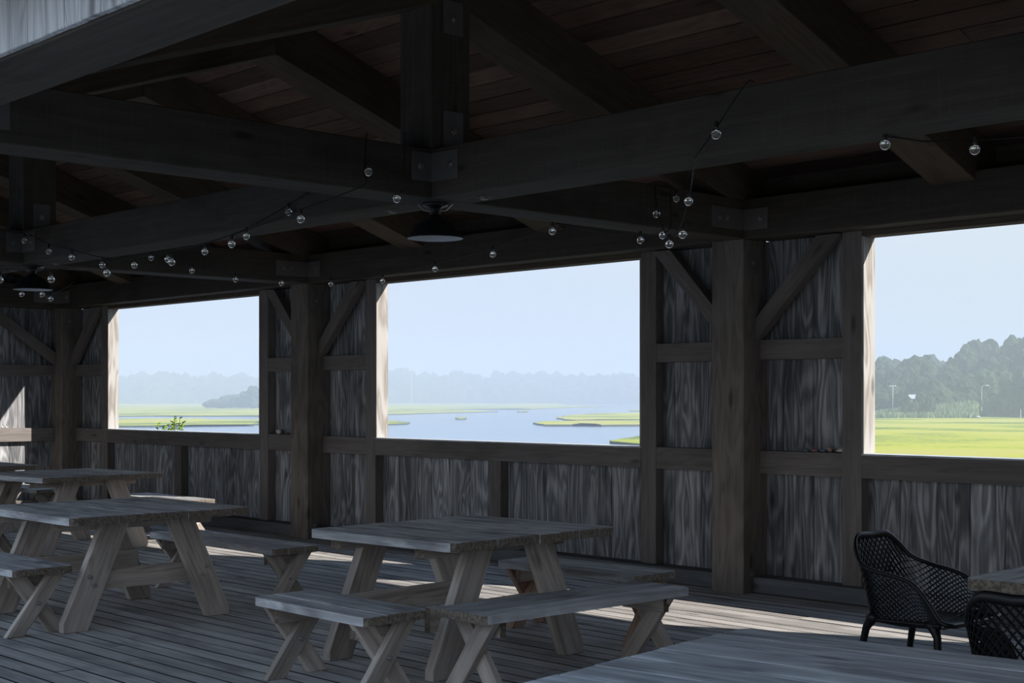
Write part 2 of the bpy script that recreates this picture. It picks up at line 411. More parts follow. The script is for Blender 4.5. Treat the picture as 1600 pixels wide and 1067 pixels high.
for e in POSTS:
    boards(wb, e-PW-0.968 if e != POSTS[0] else e-PW, e+0.968, -0.2, ZB-0.002, YB, YB+0.045, 0.29, M['wall'])
for a, b_ in WIN:
    boards(wb, a, b_, -0.2, 1.12, YB, YB+0.045, 0.29, M['wall'])
# windows: unglazed openings lined with jambs
for i, (a, b_) in enumerate(WIN):
    w_ = empty('window_%d' % (i+1), (a, YS, 1.15), kind='structure')
    def wbx(n, lo, hi, mt=M['jamb']):
        o = box(n, w_, Vector(lo)-w_.location, Vector(hi)-w_.location, mt, bevel=0.002); return o
    wbx('jamb', (a-0.001, YS+0.002, 1.166), (a+0.019, YB+0.055, 2.853)); wbx('jamb', (b_-0.019, YS+0.002, 1.166), (b_+0.001, YB+0.055, 2.853))
    wbx('sill', (a, YS-0.004, 1.151), (b_, YB+0.075, 1.166), M['siding'])
    wbx('head', (a, YS+0.002, 2.853), (b_, YB+0.055, 2.899), M['rafter'])

# wall_left: the return wall beyond the first post
wl = empty('wall_left', kind='structure')
XA = POSTS[0]; xb = XA-0.324
def boards_y(parent, y, y_end, z0, z1, x0, x1, w, mat, name='wall_board'):
    while y > y_end+0.02:
        y2 = max(y-w*rw.uniform(0.95, 1.05), y_end); j = rw.uniform(0, 0.004)
        box(name, parent, (x0-j, y2+0.002, z0), (x1-j, y-0.002, z1), mat, axis=2, bevel=0.003); y = y2
boards_y(wl, YP+0.25, 2.3, -0.2, ZB-0.002, xb-0.045, xb, 0.29, M['wall'])
box('wall_backing', wl, (xb-0.056, 2.3, -0.2), (xb-0.052, YP, 2.88), M['dark'], bevel=0)
box('stud', wl, (xb+0.002, 7.92, 0.13), (xb+0.108, 8.095, ZB), M['frame'])
box('stud', wl, (xb+0.002, 5.9, 0.13), (xb+0.108, 6.07, ZB), M['frame'])
for z0, z1 in ((0.975, 1.166), (1.915, 2.078)):
    box('rail', wl, (xb+0.002, 8.097, z0), (xb+0.104, YP, z1), M['frame'])
box('rail', wl, (xb+0.002, 2.7, 0.975), (xb+0.104, 7.918, 1.166), M['frame'])
pts = [(xb+0.108, YP, 2.075), (xb+0.108, 8.10, ZB-0.01), (xb+0.108, 8.30, ZB-0.01), (xb+0.108, YP, 2.255)]
slab('brace', wl, pts, (1, 0, 0), 0.10, Vector(pts[1])-Vector(pts[0]), M['frame'])
box('base_plate', wl, (xb, 2.7, 0.0), (xb+0.2, YP, 0.13), M['frame'])

# wall_front: the open side nearest the camera, a header beam faced with boards
wf = empty('wall_front', kind='structure')
box('header_beam', wf, (XL-0.05, 2.29, ZB), (XR, 2.645, ZT), M['beam'], bevel=0.006)
boards(wf, XL-0.1, XR, ZB+0.008, 3.68, 2.255, 2.285, 0.142, M['siding'], 'siding_board')
for e in POSTS:
    if abs(e-(X0+P)) < 0.1: continue
    box('timber_post', wf, (e-PW, 2.305, -0.02), (e, 2.63, ZB), M['post'], bevel=0.006)

# ceiling: tie beams, long beam, king posts, rafters, ridge, boards
ce = empty('ceiling', kind='structure')
def zu(y): return 4.225-0.34*abs(y-YR)
yl0, yl1 = 5.895, 6.24
for i, e in enumerate(POSTS):
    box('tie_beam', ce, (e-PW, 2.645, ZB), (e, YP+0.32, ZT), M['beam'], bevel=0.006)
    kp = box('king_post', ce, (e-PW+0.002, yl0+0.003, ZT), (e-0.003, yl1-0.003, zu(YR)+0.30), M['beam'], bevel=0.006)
    plate(ce, (e-0.002, 6.00, ZT+0.004), (e+0.005, 6.17, 3.49), [(e+0.005, 6.085, 3.36)], (1, 0, 0))
    plate(ce, (e-0.002, 6.00, 4.0), (e+0.005, 6.17, 4.22), [(e+0.005, 6.085, 4.10)], (1, 0, 0))
    plate(ce, (e-0.001, 5.73, 3.005), (e+0.006, 5.893, 3.19), [(e+0.006, 5.80, 3.10)], (1, 0, 0))
    plate(ce, (e, 5.888, 3.005), (e+0.265, 5.896, 3.19), [(e+0.195, 5.888, 3.10)], (0, -1, 0))
    plate(ce, (e-0.001, 8.81, 2.965), (e+0.006, 9.228, 3.135), [(e+0.006, 8.91, 3.05), (e+0.006, 9.0, 3.05)], (1, 0, 0))
    plate(ce, (e, 9.226, 2.965), (e+0.24, 9.234, 3.135), [(e+0.17, 9.226, 3.05)], (0, -1, 0))
    plate(ce, (e-0.001, 2.647, 2.97), (e+0.006, 3.07, 3.13), [(e+0.006, 2.97, 3.05), (e+0.006, 2.85, 3.05)], (1, 0, 0))
    # strap washers under the joint
    for sx_, sy_ in ((0.30, 0.02), (-0.62, 0.0)):
        bm = bmesh.new(); c = Vector((e+sx_, 6.07+sy_, ZB-0.004))
        add_cyl(bm, c+Vector((0, 0, 0.004)), c-Vector((0, 0, 0.016)), 0.028, seg=8)
        for q in range(4):
            a = q*math.pi/2+0.5
            add_cyl(bm, c, c+Vector((math.cos(a)*0.055, math.sin(a)*0.055, 0.0)), 0.010, 0.002, seg=5)
        from_bm('strap_washer', bm, M['clip'], ce)
for i, e in enumerate(POSTS[:-1]):
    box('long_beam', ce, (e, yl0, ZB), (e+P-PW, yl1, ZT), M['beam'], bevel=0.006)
k = 0; e = POSTS[0]
while e < XR+0.1:
    for s in (1, -1):
        y1 = YR+(3.47 if s > 0 else -3.77); dz = 0.37
        pts = [(e-0.175, YR+s*0.002, zu(YR)), (e-0.175, y1, zu(y1)), (e-0.175, y1, zu(y1)+dz), (e-0.175, YR+s*0.002, zu(YR)+dz)]
        slab('rafter', ce, pts, (1, 0, 0), 0.346, Vector(pts[1])-Vector(pts[0]), M['rafter'], bevel=0.005)
    e += P/3
box('ridge_board', ce, (XL, YR-0.025, zu(YR)+0.16), (XR, YR+0.025, zu(YR)+0.37), M['rafter'])
# roof boards
for s in (1, -1):
    y = YR+0.0; q = 0
    while abs(y-YR) < (3.62 if s > 0 else 4.15):
        y2 = y+s*0.183
        x = XL-0.4-rw.uniform(0, 4)
        while x < XR+0.3:
            x2 = x+rw.choice((5.0, 6.1, 7.2))
            a, b_ = max(x, XL-0.4), min(x2, XR+0.3)
            if b_-a > 0.2:
                z_a = zu(y)+0.372; z_b = zu(y2)+0.372
                g = 0.004*s
                pts = [(a+0.002, y+g, z_a+0.012), (b_-0.002, y+g, z_a+0.012), (b_-0.002, y2-g, z_b+0.012), (a+0.002, y2-g, z_b+0.012)]
                slab('roof_board', ce, pts, (0, 0.34*s, 1), 0.024, (1, 0, 0), M['roof'], bevel=0.004)
            x = x2
        y = y2; q += 1
    yo = YR+(3.66 if s > 0 else -4.2)
    pts = [(XL-0.45, YR, zu(YR)+0.42), (XR+0.35, YR, zu(YR)+0.42), (XR+0.35, yo, zu(yo)+0.42), (XL-0.45, yo, zu(yo)+0.42)]
    slab('roof_deck', ce, pts, (0, 0.34*s, 1), 0.03, (1, 0, 0), M['siding'], bevel=0)
# blocking between the rafters over both wall lines, gable boards at the left end
box('frieze_board', ce, (XL, YB-0.02, ZT), (XR, YB+0.03, zu(YB)+0.38), M['beam'])
bm = bmesh.new()
v = [bm.verts.new((xb-0.02, yy, zz)) for yy, zz in ((2.3, ZB), (YB, ZB), (YB, zu(YB)+0.37), (YR, zu(YR)+0.37), (2.3, zu(2.3)+0.37))]
f = bm.faces.new(v); r = bmesh.ops.extrude_face_region(bm, geom=[f])
for q in r['geom']:
    if isinstance(q, bmesh.types.BMVert): q.co.x -= 0.04
bmesh.ops.recalc_face_normals(bm, faces=bm.faces)
from_bm('gable_panel', bm, M['wall'], wl)
# wall_right: the matching end wall, behind the camera's right shoulder
wr = empty('wall_right', kind='structure')
yq = 2.66
while yq < YP+0.3:
    y2 = min(yq+0.29, YB)
    box('wall_board', wr, (XR+0.06, yq+0.002, -0.2), (XR+0.105, y2-0.002, ZB), M['wall'], axis=2); yq = y2+0.0
    if y2 >= YB: break
for z0, z1 in ((0.975, 1.166), (1.915, 2.078)):
    box('rail', wr, (XR-0.03, 2.7, z0), (XR+0.058, YP-0.002, z1), M['frame'])
bm = bmesh.new()
v = [bm.verts.new((XR+0.08, yy, zz)) for yy, zz in ((2.3, ZB), (YB, ZB), (YB, zu(YB)+0.37), (YR, zu(YR)+0.37), (2.3, zu(2.3)+0.37))]
f = bm.faces.new(v); r = bmesh.ops.extrude_face_region(bm, geom=[f])
for q in r['geom']:
    if isinstance(q, bmesh.types.BMVert): q.co.x += 0.04
bmesh.ops.recalc_face_normals(bm, faces=bm.faces)
from_bm('gable_panel', bm, M['wall'], wr)

# ---------------------------------------------------------------- picnic tables and benches
def rounded(x0, x1, y0, y1, corners, r):
    """rectangle with chosen corners rounded; corners is a set of (sx, sy)"""
    out = []
    for (cx, cy, a0) in ((1, -1, -90), (1, 1, 0), (-1, 1, 90), (-1, -1, 180)):
        px = x1 if cx > 0 else x0; py = y1 if cy > 0 else y0
        if (cx, cy) in corners:
            for k in range(4):
                a = math.radians(a0+k*30)
                out.append((px-cx*r+r*math.cos(a), py-cy*r+r*math.sin(a)))
        else: out.append((px, py))
    return out
def put(name, parent, me, loc, rot=None):
    o = obj_mesh(name, me, parent); m = rot.to_4x4() if rot else Matrix.Identity(4); m.translation = loc; o.matrix_basis = m; return o
def planks(parent, name, L, Wd, n, z, th, rnd, mat, jag=0.004, r=0.06):
    w = Wd/n
    for i in range(n):
        y0 = -Wd/2+i*w
        cs = set()
        if i == 0: cs = {(1, -1), (-1, -1)}
        if i == n-1: cs = {(1, 1), (-1, 1)}
        a = -L/2+rnd.uniform(-jag, jag); b_ = L/2+rnd.uniform(-jag, jag)
        poly = rounded(a, b_, -w/2+0.003, w/2-0.003, cs, r)
        me = prism_mesh(name, poly, th, mat, 0.0015)
        put(name, parent, me, Vector((0, y0+w/2, z-th/2+rnd.uniform(-0.0015, 0.0015))))
def leg_board(parent, name, x, t, a, b_, w, mat, cut=0.0):
    """board in the local YZ plane between ground point a=(y,z) and top point b; w is its width measured level"""
    (ya, za), (yb_, zb) = a, b_
    pts = [(x, ya-w/2, za), (x, ya+w/2, za), (x, yb_+w/2, zb), (x, yb_-w/2, zb)]
    if cut:   # outer lower corner sawn off upright
        s = 1 if ya > yb_ else -1
        k = (yb_-ya)/(zb-za)
        zc = cut/abs(k)
        i = 1 if s > 0 else 0
        corner = pts[i]
        p_in = (x, corner[1]-s*cut*0.9, za); p_up = (x, corner[1]-s*cut*0.9, za+zc*0.9)
        # upright sawn edge: inset foot then climb to the sloping edge
        q = (x, corner[1]-s*cut*0.9, za)
        up = (x, corner[1]+k*zc*0.0-s*cut*0.9, za+zc*0.9)
        pts = pts[:i]+([q, up] if s > 0 else [up, q])+pts[i+1:]
    ax = Vector((0, yb_-ya, zb-za))
    return slab(name, parent, pts, (1, 0, 0), t, ax, mat, bevel=0.004)
def picnic_table(loc, rz, L, label, far_in=0.07, near_in=0.22, group='picnic tables', ext=0.0, name='picnic_table', mat=None, H_=0.80):
    rnd = random.Random(hash((round(loc[0], 1), round(L, 1))) % 1000)
    t = empty(name, (loc[0], loc[1], 0), rz, label, 'table', group)
    Wd = 1.43; mat = mat or M['top']
    planks(t, 'tabletop_plank', L, Wd, 8, H_, 0.052, rnd, mat)
    zt = H_-0.053
    for side, xo in ((1, L/2-near_in), (-1, -L/2+far_in+0.07)):
        xc = xo-0.035            # leg board spans xo-0.07 .. xo
        for s in (-1, 1):
            leg_board(t, 'leg', xc, 0.07, (s*0.575, 0.0), (s*0.25, zt), 0.205, M['leg'], cut=0.03)
            for by, bz in ((s*0.43, 0.37), (s*0.395, 0.31)):
                b_ = bolt(t, (xo, by+s*0.03, bz), (1, 0, 0), 0.009)
        xb_ = (xo-0.07-0.022*1-0.024) if side > 0 else (xo+0.046)
        box('batten', t, (xb_-0.045, -Wd/2+0.07, zt-0.062), (xb_+0.045, Wd/2-0.17, zt-0.0005), M['leg'])
        x1 = xo-0.07-0.045 if side > 0 else xo+0.045
        box('crosspiece', t, (min(x1, x1+0.043), -0.44-ext, 0.265), (max(x1, x1+0.043), 0.44+0.05, 0.405), M['leg'])
    return t
def bench(loc, rz, L, label, name='bench', group='picnic benches', leg=None, n=3, flip=1, Wd=0.443, hs=0.46):
    loc = (loc[0]*1.018, loc[1]*1.018); L *= 1.018
    rnd = random.Random(int(abs(loc[0]*37+loc[1]*11)*10))
    t = empty(name, (loc[0], loc[1], 0), rz, label, 'bench', group)
    lm = leg or M['leg']
    planks(t, 'seat_plank', L, Wd, n, hs, 0.048, rnd, M['top'], r=0.05)
    zt = hs-0.049
    for s in (-1, 1):
        x = s*(L/2-0.125)
        o_ = 0.024
        leg_board(t, 'leg', x+o_*flip, 0.046, (-0.165, 0.0), (0.135, zt), 0.13, lm)
        leg_board(t, 'leg', x-o_*flip, 0.046, (0.165, 0.0), (-0.135, zt), 0.13, lm)
        box('cleat', t, (x-s*0.048-0.022 - (0.0 if s < 0 else 0.001), -0.17, zt-0.09), (x-s*0.048+0.022, 0.17, zt-0.0005), M['leg'])
        bolt(t, (x+0.047, 0.0, 0.215), (1, 0, 0), 0.009)
    return t
def by_corner(cx, cy, L, Wd, rz, sx=1, sy=-1):
    """centre of a rectangle whose (sx,sy) corner is at (cx,cy)"""
    c, s = math.cos(rz), math.sin(rz); dx, dy = -sx*L/2, -sy*Wd/2
    return (cx+dx*c-dy*s, cy+dx*s+dy*c)
D = math.radians
TW = 1.43
picnic_table(by_corner(-8.73, 4.26, 1.51, TW, 0), 0, 1.51, 'big grey picnic table at the left, cut by the picture edge')
picnic_table(by_corner(-5.77, 5.04, 1.27, TW, D(3)), D(3), 1.27, 'grey weathered picnic table in the centre with benches on three sides', ext=0.17)
picnic_table(by_corner(-13.28, 6.2, 1.5, TW, D(4.5)), D(4.5), 1.5, 'weathered picnic table by the wall behind the large left table')
picnic_table(by_corner(-15.95, 5.98, 1.5, TW, 0), 0, 1.5, 'farthest picnic table, only its right corner showing at the left edge')
picnic_table(by_corner(-2.97, 3.95, 1.75, TW, D(7), -1, 1), D(7), 1.75, 'big blue-grey picnic table top filling the bottom right corner', near_in=0.22, far_in=0.2)
# table between the two black armchairs: planks run away from the camera
t6 = picnic_table(by_corner(-3.12, 5.73, 1.9, TW, D(92.5), -1, 1), D(92.5), 1.9, 'plank table at the right edge between the two black armchairs', near_in=0.3, far_in=0.25)

bench(by_corner(-8.80, 3.90, 1.45, 0.435, 0), 0, 1.45, 'wooden bench at the left edge in front of the large left table')
bench(by_corner(-8.70, 5.84, 1.85, 0.435, D(0)), 0, 1.85, 'dark-topped wooden bench between the large left table and the wall')
bench(by_corner(-5.66, 4.35, 1.06, 0.435, D(-1)), D(-1), 1.06, 'short X-legged bench in front of the centre table, nearest to the camera')
bench(by_corner(-5.80, 6.60, 1.25, 0.435, D(2.5)), D(2.5), 1.25, 'mossy-edged X-legged bench behind the centre table, near the wall', leg=M['legred'])
bench((-5.485, 5.66), D(89), 1.63, 'long brown-grey X-legged bench at the right end of the centre table')
bench(by_corner(-13.45, 7.86, 1.55, 0.435, D(0)), 0, 1.55, 'sunlit bench by the wall behind the third table')
bench(by_corner(-13.62, 5.72, 1.3, 0.435, D(3)), D(3), 1.3, 'bench mostly hidden behind the left table top, its X legs showing')
bench(by_corner(-16.3, 7.53, 1.5, 0.435, 0), 0, 1.5, 'small-looking bench behind the farthest table, its end showing below the tabletop')

# ---------------------------------------------------------------- black lattice armchairs
def lerp(a, b, t): return a+(b-a)*t
def sstep(t): t = max(0, min(1, t)); return t*t*(3-2*t)
def interp(tab, x):
    for i in range(1, len(tab)-2):
        if x <= tab[i+1][0] or i == len(tab)-3:
            (xa, ya), (x0, y0), (x1, y1), (xb_, yb_) = tab[i-1:i+3]
            t = (x-x0)/(x1-x0); m0 = (y1-ya)/(x1-xa)*(x1-x0); m1 = (yb_-y0)/(xb_-x0)*(x1-x0)
            return (2*t**3-3*t*t+1)*y0+(t**3-2*t*t+t)*m0+(-2*t**3+3*t*t)*y1+(t**3-t*t)*m1
# a goes from 0 at the middle of the back to 1 at the front tip of an arm
RIM_Z = [(-0.2, 0.825), (0.0, 0.825), (0.10, 0.83), (0.17, 0.825), (0.25, 0.775), (0.33, 0.705), (0.45, 0.67), (0.65, 0.645), (0.78, 0.615), (0.88, 0.545), (1.0, 0.435), (1.1, 0.40)]
def plan(a, grow):
    """plan outline from back middle (a=0) round to the arm front (a=1), right side"""
    bx, hw, fx = -0.235-grow*0.10, 0.235+grow*0.065, 0.27+grow*0.01
    r = 0.15
    # lengths: half back, corner, side
    l1 = hw-r; l2 = r*math.pi/2; l3 = fx-(bx+r); T = l1+l2+l3; s = a*T
    if s < l1: return (bx+0.0, s)
    if s < l1+l2:
        q = (s-l1)/r; return (bx+r-r*math.cos(q), l1+r*math.sin(q))
    return (bx+r+(s-l1-l2), hw)
def shell_pt(u, v):
    """u in -1..1 round the shell, v 0 seat level .. 1 rim"""
    a = abs(u); sg = 1 if u >= 0 else -1
    zt = interp(RIM_Z, a); z0 = 0.40+0.02*a
    z = z0+(zt-z0)*v
    g = (z-z0)/0.43
    recl = (1-sstep(a/0.75))*0.9
    x, y = plan(a, g*(0.55+0.45*recl))
    x += 0.012*math.sin(v*3.1)*(1-a)
    # underside tucks in
    return Vector((x, sg*y, z))
def lattice(fn, nu, nv, keep, mat, name, parent, w=0.0085, th=0.012):
    """diamond mesh of crossing ribs on a surface"""
    bm = bmesh.new(); grid = {}
    def gv(i, j):
        if (i, j) not in grid: grid[(i, j)] = bm.verts.new(fn(i/nu*2-1, j/nv))
        return grid[(i, j)]
    for i in range(-1, nu+1):
        for j in range(-1, nv+1):
            if (i+j) % 2: continue
            q = [(i, j+1), (i+1, j), (i+2, j+1), (i+1, j+2)]
            q = [(min(max(a, 0), nu), min(max(b, 0), nv)) for a, b in q]
            qq = []
            for p in q:
                if p not in qq: qq.append(p)
            if len(qq) < 3: continue
            try: bm.faces.new([gv(*p) for p in qq])
            except ValueError: pass
    bmesh.ops.remove_doubles(bm, verts=bm.verts, dist=0.0008)
    bad = [f for f in bm.faces if f.calc_area() < 1e-5]
    bmesh.ops.delete(bm, geom=bad, context='FACES')
    r = bmesh.ops.inset_individual(bm, faces=list(bm.faces), thickness=w/2, use_even_offset=False)
    inner = [f for f in bm.faces if f not in set(r['faces'])]
    bmesh.ops.delete(bm, geom=inner, context='FACES')
    o = from_bm(name, bm, mat, parent)
    md = o.modifiers.new('thick', 'SOLIDIFY'); md.thickness = th; md.offset = 0
    return o
def seat_pt(u, v):
    # u across -1..1, v 0 front .. 1 back
    hw = 0.235-0.02*v; x = lerp(0.285, -0.225, v)
    k = abs(u)
    z = 0.425-0.028*math.sin(math.pi*min(1, v*1.15))*(1-k*k)-0.012*v+0.022*max(0, 1-v*7)*-1
    if v > 0.72: hw *= 1-((v-0.72)/0.28)**2*0.35
    return Vector((x, u*hw, z))
def armchair(loc, rz, label):
    t = empty('lattice_armchair', (loc[0], loc[1], 0), rz, label, 'chair', 'black lattice armchairs')
    sh = lattice(shell_pt, 80, 18, None, M['black'], 'backrest', t, w=0.0075)
    # rim: a broad flattened lip that follows the top edge and runs down to the seat front
    rim = []; rr = []
    for i in range(-60, 61):
        u = i/60; p = shell_pt(u, 1.0)
        rim.append(p)
        b_ = 1-sstep((abs(u)-0.1)/0.25)
        rr.append((0.009+0.003*b_, 0.012+0.011*b_))
    front = [Vector((0.325, s, 0.418)) for s in (0.20, 0.0, -0.20)]
    path = rim+[Vector((0.315, 0.262, 0.43))]+front+[Vector((0.315, -0.262, 0.43))]
    bm = bmesh.new()
    add_tube(bm, path, rr+[(0.014, 0.014)]*5, seg=8, closed=True)
    # lower rim under the shell
    low = [shell_pt(i/40, 0.0)+Vector((0, 0, -0.006)) for i in range(-40, 41)]
    add_tube(bm, low, 0.013, seg=6)
    rimo = from_bm('rim', bm, M['black'], t, smooth=True)
    # seat pan: slats front to back
    bm = bmesh.new(); n = 17
    for i in range(n):
        u0 = -1+2*i/n; u1 = u0+2/n*0.62
        for j in range(9):
            a, b_, c, d = seat_pt(u0, j/9), seat_pt(u1, j/9), seat_pt(u1, (j+1)/9), seat_pt(u0, (j+1)/9)
            bm.faces.new([bm.verts.new(p) for p in (a, b_, c, d)])
    for j in (0, 3, 6, 9):
        for i in range(16):
            u0, u1 = -1+i/8, -1+(i+1)/8; v0 = max(0, j/9-0.012); v1 = min(1, j/9+0.012)
            bm.faces.new([bm.verts.new(p) for p in (seat_pt(u0, v0), seat_pt(u1, v0), seat_pt(u1, v1), seat_pt(u0, v1))])
    bmesh.ops.remove_doubles(bm, verts=bm.verts, dist=0.0003)
    so = from_bm('seat', bm, M['black'], t); md = so.modifiers.new('thick', 'SOLIDIFY'); md.thickness = 0.012; md.offset = 0
    for sx_ in (1, -1):
        for sy_ in (1, -1):
            bm = bmesh.new()
            top = Vector((0.235*sx_ if sx_ > 0 else -0.19, 0.215*sy_, 0.415)); bot = Vector((0.27 if sx_ > 0 else -0.275, 0.245*sy_, 0.0))
            pts = [top+Vector((-0.05*sx_, 0, 0.005)), top+Vector((-0.02*sx_, 0, -0.012)), lerp(top, bot, 0.16), lerp(top, bot, 0.5), bot]
            add_tube(bm, pts, [0.034, 0.032, 0.021, 0.018, 0.015], seg=12)
            from_bm('leg', bm, M['black'], t, smooth=True)
    # long under-seat frame rails
    bm = bmesh.new()
    for s in (1, -1):
        add_tube(bm, [(-0.2, 0.215*s, 0.405), (0.02, 0.222*s, 0.398), (0.26, 0.22*s, 0.41)], 0.017, seg=8)
    add_tube(bm, [(-0.21, -0.19, 0.40), (-0.225, 0, 0.398), (-0.21, 0.19, 0.40)], 0.014, seg=8)
    from_bm('seat_frame', bm, M['black'], t, smooth=True)
    return t
armchair((-3.97, 6.86), D(-4), 'black lattice plastic armchair seen side-on near the wall, facing right')
armchair((-2.56, 5.40), D(92), 'black lattice plastic armchair at the right edge, its back to the camera')

# ---------------------------------------------------------------- lamps under the joints
def barn_lamp(loc, label):
    t = empty('pendant_lamp', loc, 0, label, 'lamp', 'black barn lamps')
    bm = bmesh.new(); add_lathe(bm, [(0.0, 0.0), (0.085, 0.0), (0.085, -0.014), (0.05, -0.026), (0.032, -0.045), (0.032, -0.085), (0.0, -0.085)], 24)
    from_bm('mount', bm, M['lamp'], t, True)
    bm = bmesh.new()
    for s in (1, -1):
        d = Vector((0.69, 0.72, 0))*s
        add_tube(bm, [d*0.115+Vector((0, 0, -0.006)), d*0.075+Vector((0, 0, -0.045)), d*0.035+Vector((0, 0, -0.05))], (0.011, 0.004), seg=6)
    from_bm('mounting_clip', bm, M['bolt'], t)
    zr = -0.232; R_ = 0.188
    prof = [(0.03, -0.075), (0.045, -0.085), (0.06, -0.10), (0.10, -0.118), (0.142, -0.155), (0.170, -0.20), (0.185, zr+0.008), (R_, zr)]
    bm = bmesh.new(); add_lathe(bm, prof+[(R_-0.001, zr-0.004), (R_-0.006, zr)], 40); from_bm('lamp_shade', bm, M['lamp'], t, True)
    bm = bmesh.new(); add_lathe(bm, [(max(r-0.005, 0.001), z-0.004) for r, z in prof[1:]], 40)
    for f in bm.faces: f.normal_flip()
    from_bm('shade_lining', bm, M['lampin'], t, True)
    bm = bmesh.new(); add_lathe(bm, [(0.0, -0.10), (0.022, -0.10), (0.022, -0.135), (0.028, -0.15), (0.036, -0.175), (0.036, -0.195), (0.028, -0.214), (0.012, -0.224), (0.0, -0.226)], 16)
    from_bm('bulb', bm, M['lampin'], t, True)
    return t
for e, lb in ((X0, 'black enamel barn lamp under the beam crossing at top centre'), (X0-P, 'black enamel barn lamp hanging at the far left'), ):
    barn_lamp((e-PW/2, YR, ZB), lb)

# ---------------------------------------------------------------- string lights
STRINGS = {
  'long_swag': ([(-6.957, 5.368, 3.26), (-6.936, 5.332, 3.001), (-6.902, 5.296, 2.914), (-7.456, 5.22, 2.814), (-8.278, 5.228, 2.719), (-8.923, 5.13, 2.652), (-9.516, 4.943, 2.598), (-9.992, 4.732, 2.565), (-10.453, 4.538, 2.583)],
    [(-7.456, 5.22, 2.757), (-8.281, 5.224, 2.662), (-8.923, 5.13, 2.578), (-9.519, 4.939, 2.527), (-9.992, 4.732, 2.497), (-10.453, 4.538, 2.51)]),
  'second_swag': ([(-8.181, 5.837, 3.088), (-8.512, 5.852, 3.009), (-8.981, 5.794, 2.872), (-9.547, 5.78, 2.801), (-10.104, 5.775, 2.783), (-10.563, 5.728, 2.767), (-11.117, 5.726, 2.807), (-11.769, 5.766, 2.926), (-12.292, 5.797, 3.022), (-12.707, 5.796, 3.151)],
    [(-8.512, 5.852, 2.962), (-8.981, 5.794, 2.82), (-9.547, 5.78, 2.746), (-10.104, 5.775, 2.726), (-10.563, 5.728, 2.708), (-11.117, 5.726, 2.747), (-11.769, 5.766, 2.863), (-12.292, 5.797, 2.957), (-12.64, 5.721, 3.08)]),
  'wall_string': ([(-6.69, 7.911, 2.815), (-6.707, 7.675, 2.779), (-6.772, 7.361, 2.777), (-6.838, 7.03, 2.81), (-7.115, 7.175, 2.847), (-7.385, 7.326, 2.846), (-8.292, 7.679, 2.809), (-9.604, 8.186, 2.81), (-11.191, 8.839, 2.846), (-11.879, 8.696, 2.841), (-11.899, 8.095, 2.814), (-11.964, 7.592, 2.826), (-12.086, 7.174, 2.896), (-12.182, 6.783, 3.001), (-12.242, 6.72, 3.026)],
    [(-6.674, 7.637, 2.745), (-7.115, 7.175, 2.81), (-8.292, 7.679, 2.768), (-9.604, 8.186, 2.769), (-11.191, 8.839, 2.794), (-11.879, 8.696, 2.794), (-11.899, 8.095, 2.768), (-11.964, 7.592, 2.782), (-12.086, 7.174, 2.852), (-12.182, 6.783, 2.958)]),
  'near_hang': ([(-4.247, 5.72, 3.187), (-4.288, 5.706, 3.179), (-4.527, 5.774, 3.002), (-4.672, 5.796, 2.88), (-4.789, 5.919, 2.864), (-5.087, 6.259, 2.815), (-5.299, 6.472, 2.727), (-5.518, 6.677, 2.642), (-5.749, 6.869, 2.622), (-5.972, 7.07, 2.694), (-6.256, 7.351, 2.838), (-6.529, 7.644, 2.972), (-6.797, 7.943, 3.179)],
    [(-4.477, 5.71, 2.96), (-5.161, 6.326, 2.745), (-5.504, 6.691, 2.611), (-5.755, 6.863, 2.585), (-5.978, 7.063, 2.677), (-6.399, 7.492, 2.895)]),
  'beam_loop': ([(-6.88, 8.219, 3.203), (-6.848, 8.18, 2.919), (-6.796, 8.089, 2.858), (-6.754, 7.988, 2.827)],
    [(-6.785, 8.173, 3.11)]),
  'right_string': ([(-3.771, 6.162, 2.906), (-3.664, 6.187, 2.882), (-3.608, 6.29, 2.875), (-3.477, 6.5, 2.891), (-3.349, 6.779, 2.925)],
    [(-3.728, 6.092, 2.856), (-3.472, 6.505, 2.849)]),
  'joint_wire': ([(-6.887, 5.615, 3.282), (-6.89, 5.612, 2.946), (-6.93, 5.629, 2.915), (-7.166, 5.671, 2.924), (-7.681, 5.855, 2.988)],
    [(-6.991, 5.637, 2.881), (-6.885, 5.328, 3.006)]),
  'end_string': ([(-13.677, 5.938, 2.707), (-13.526, 6.096, 2.688), (-13.385, 6.244, 2.681), (-13.423, 6.35, 2.65), (-13.811, 6.667, 2.734), (-14.574, 7.17, 2.889)],
    [(-13.526, 6.096, 2.643), (-13.385, 6.244, 2.643), (-13.423, 6.35, 2.605)]),
}
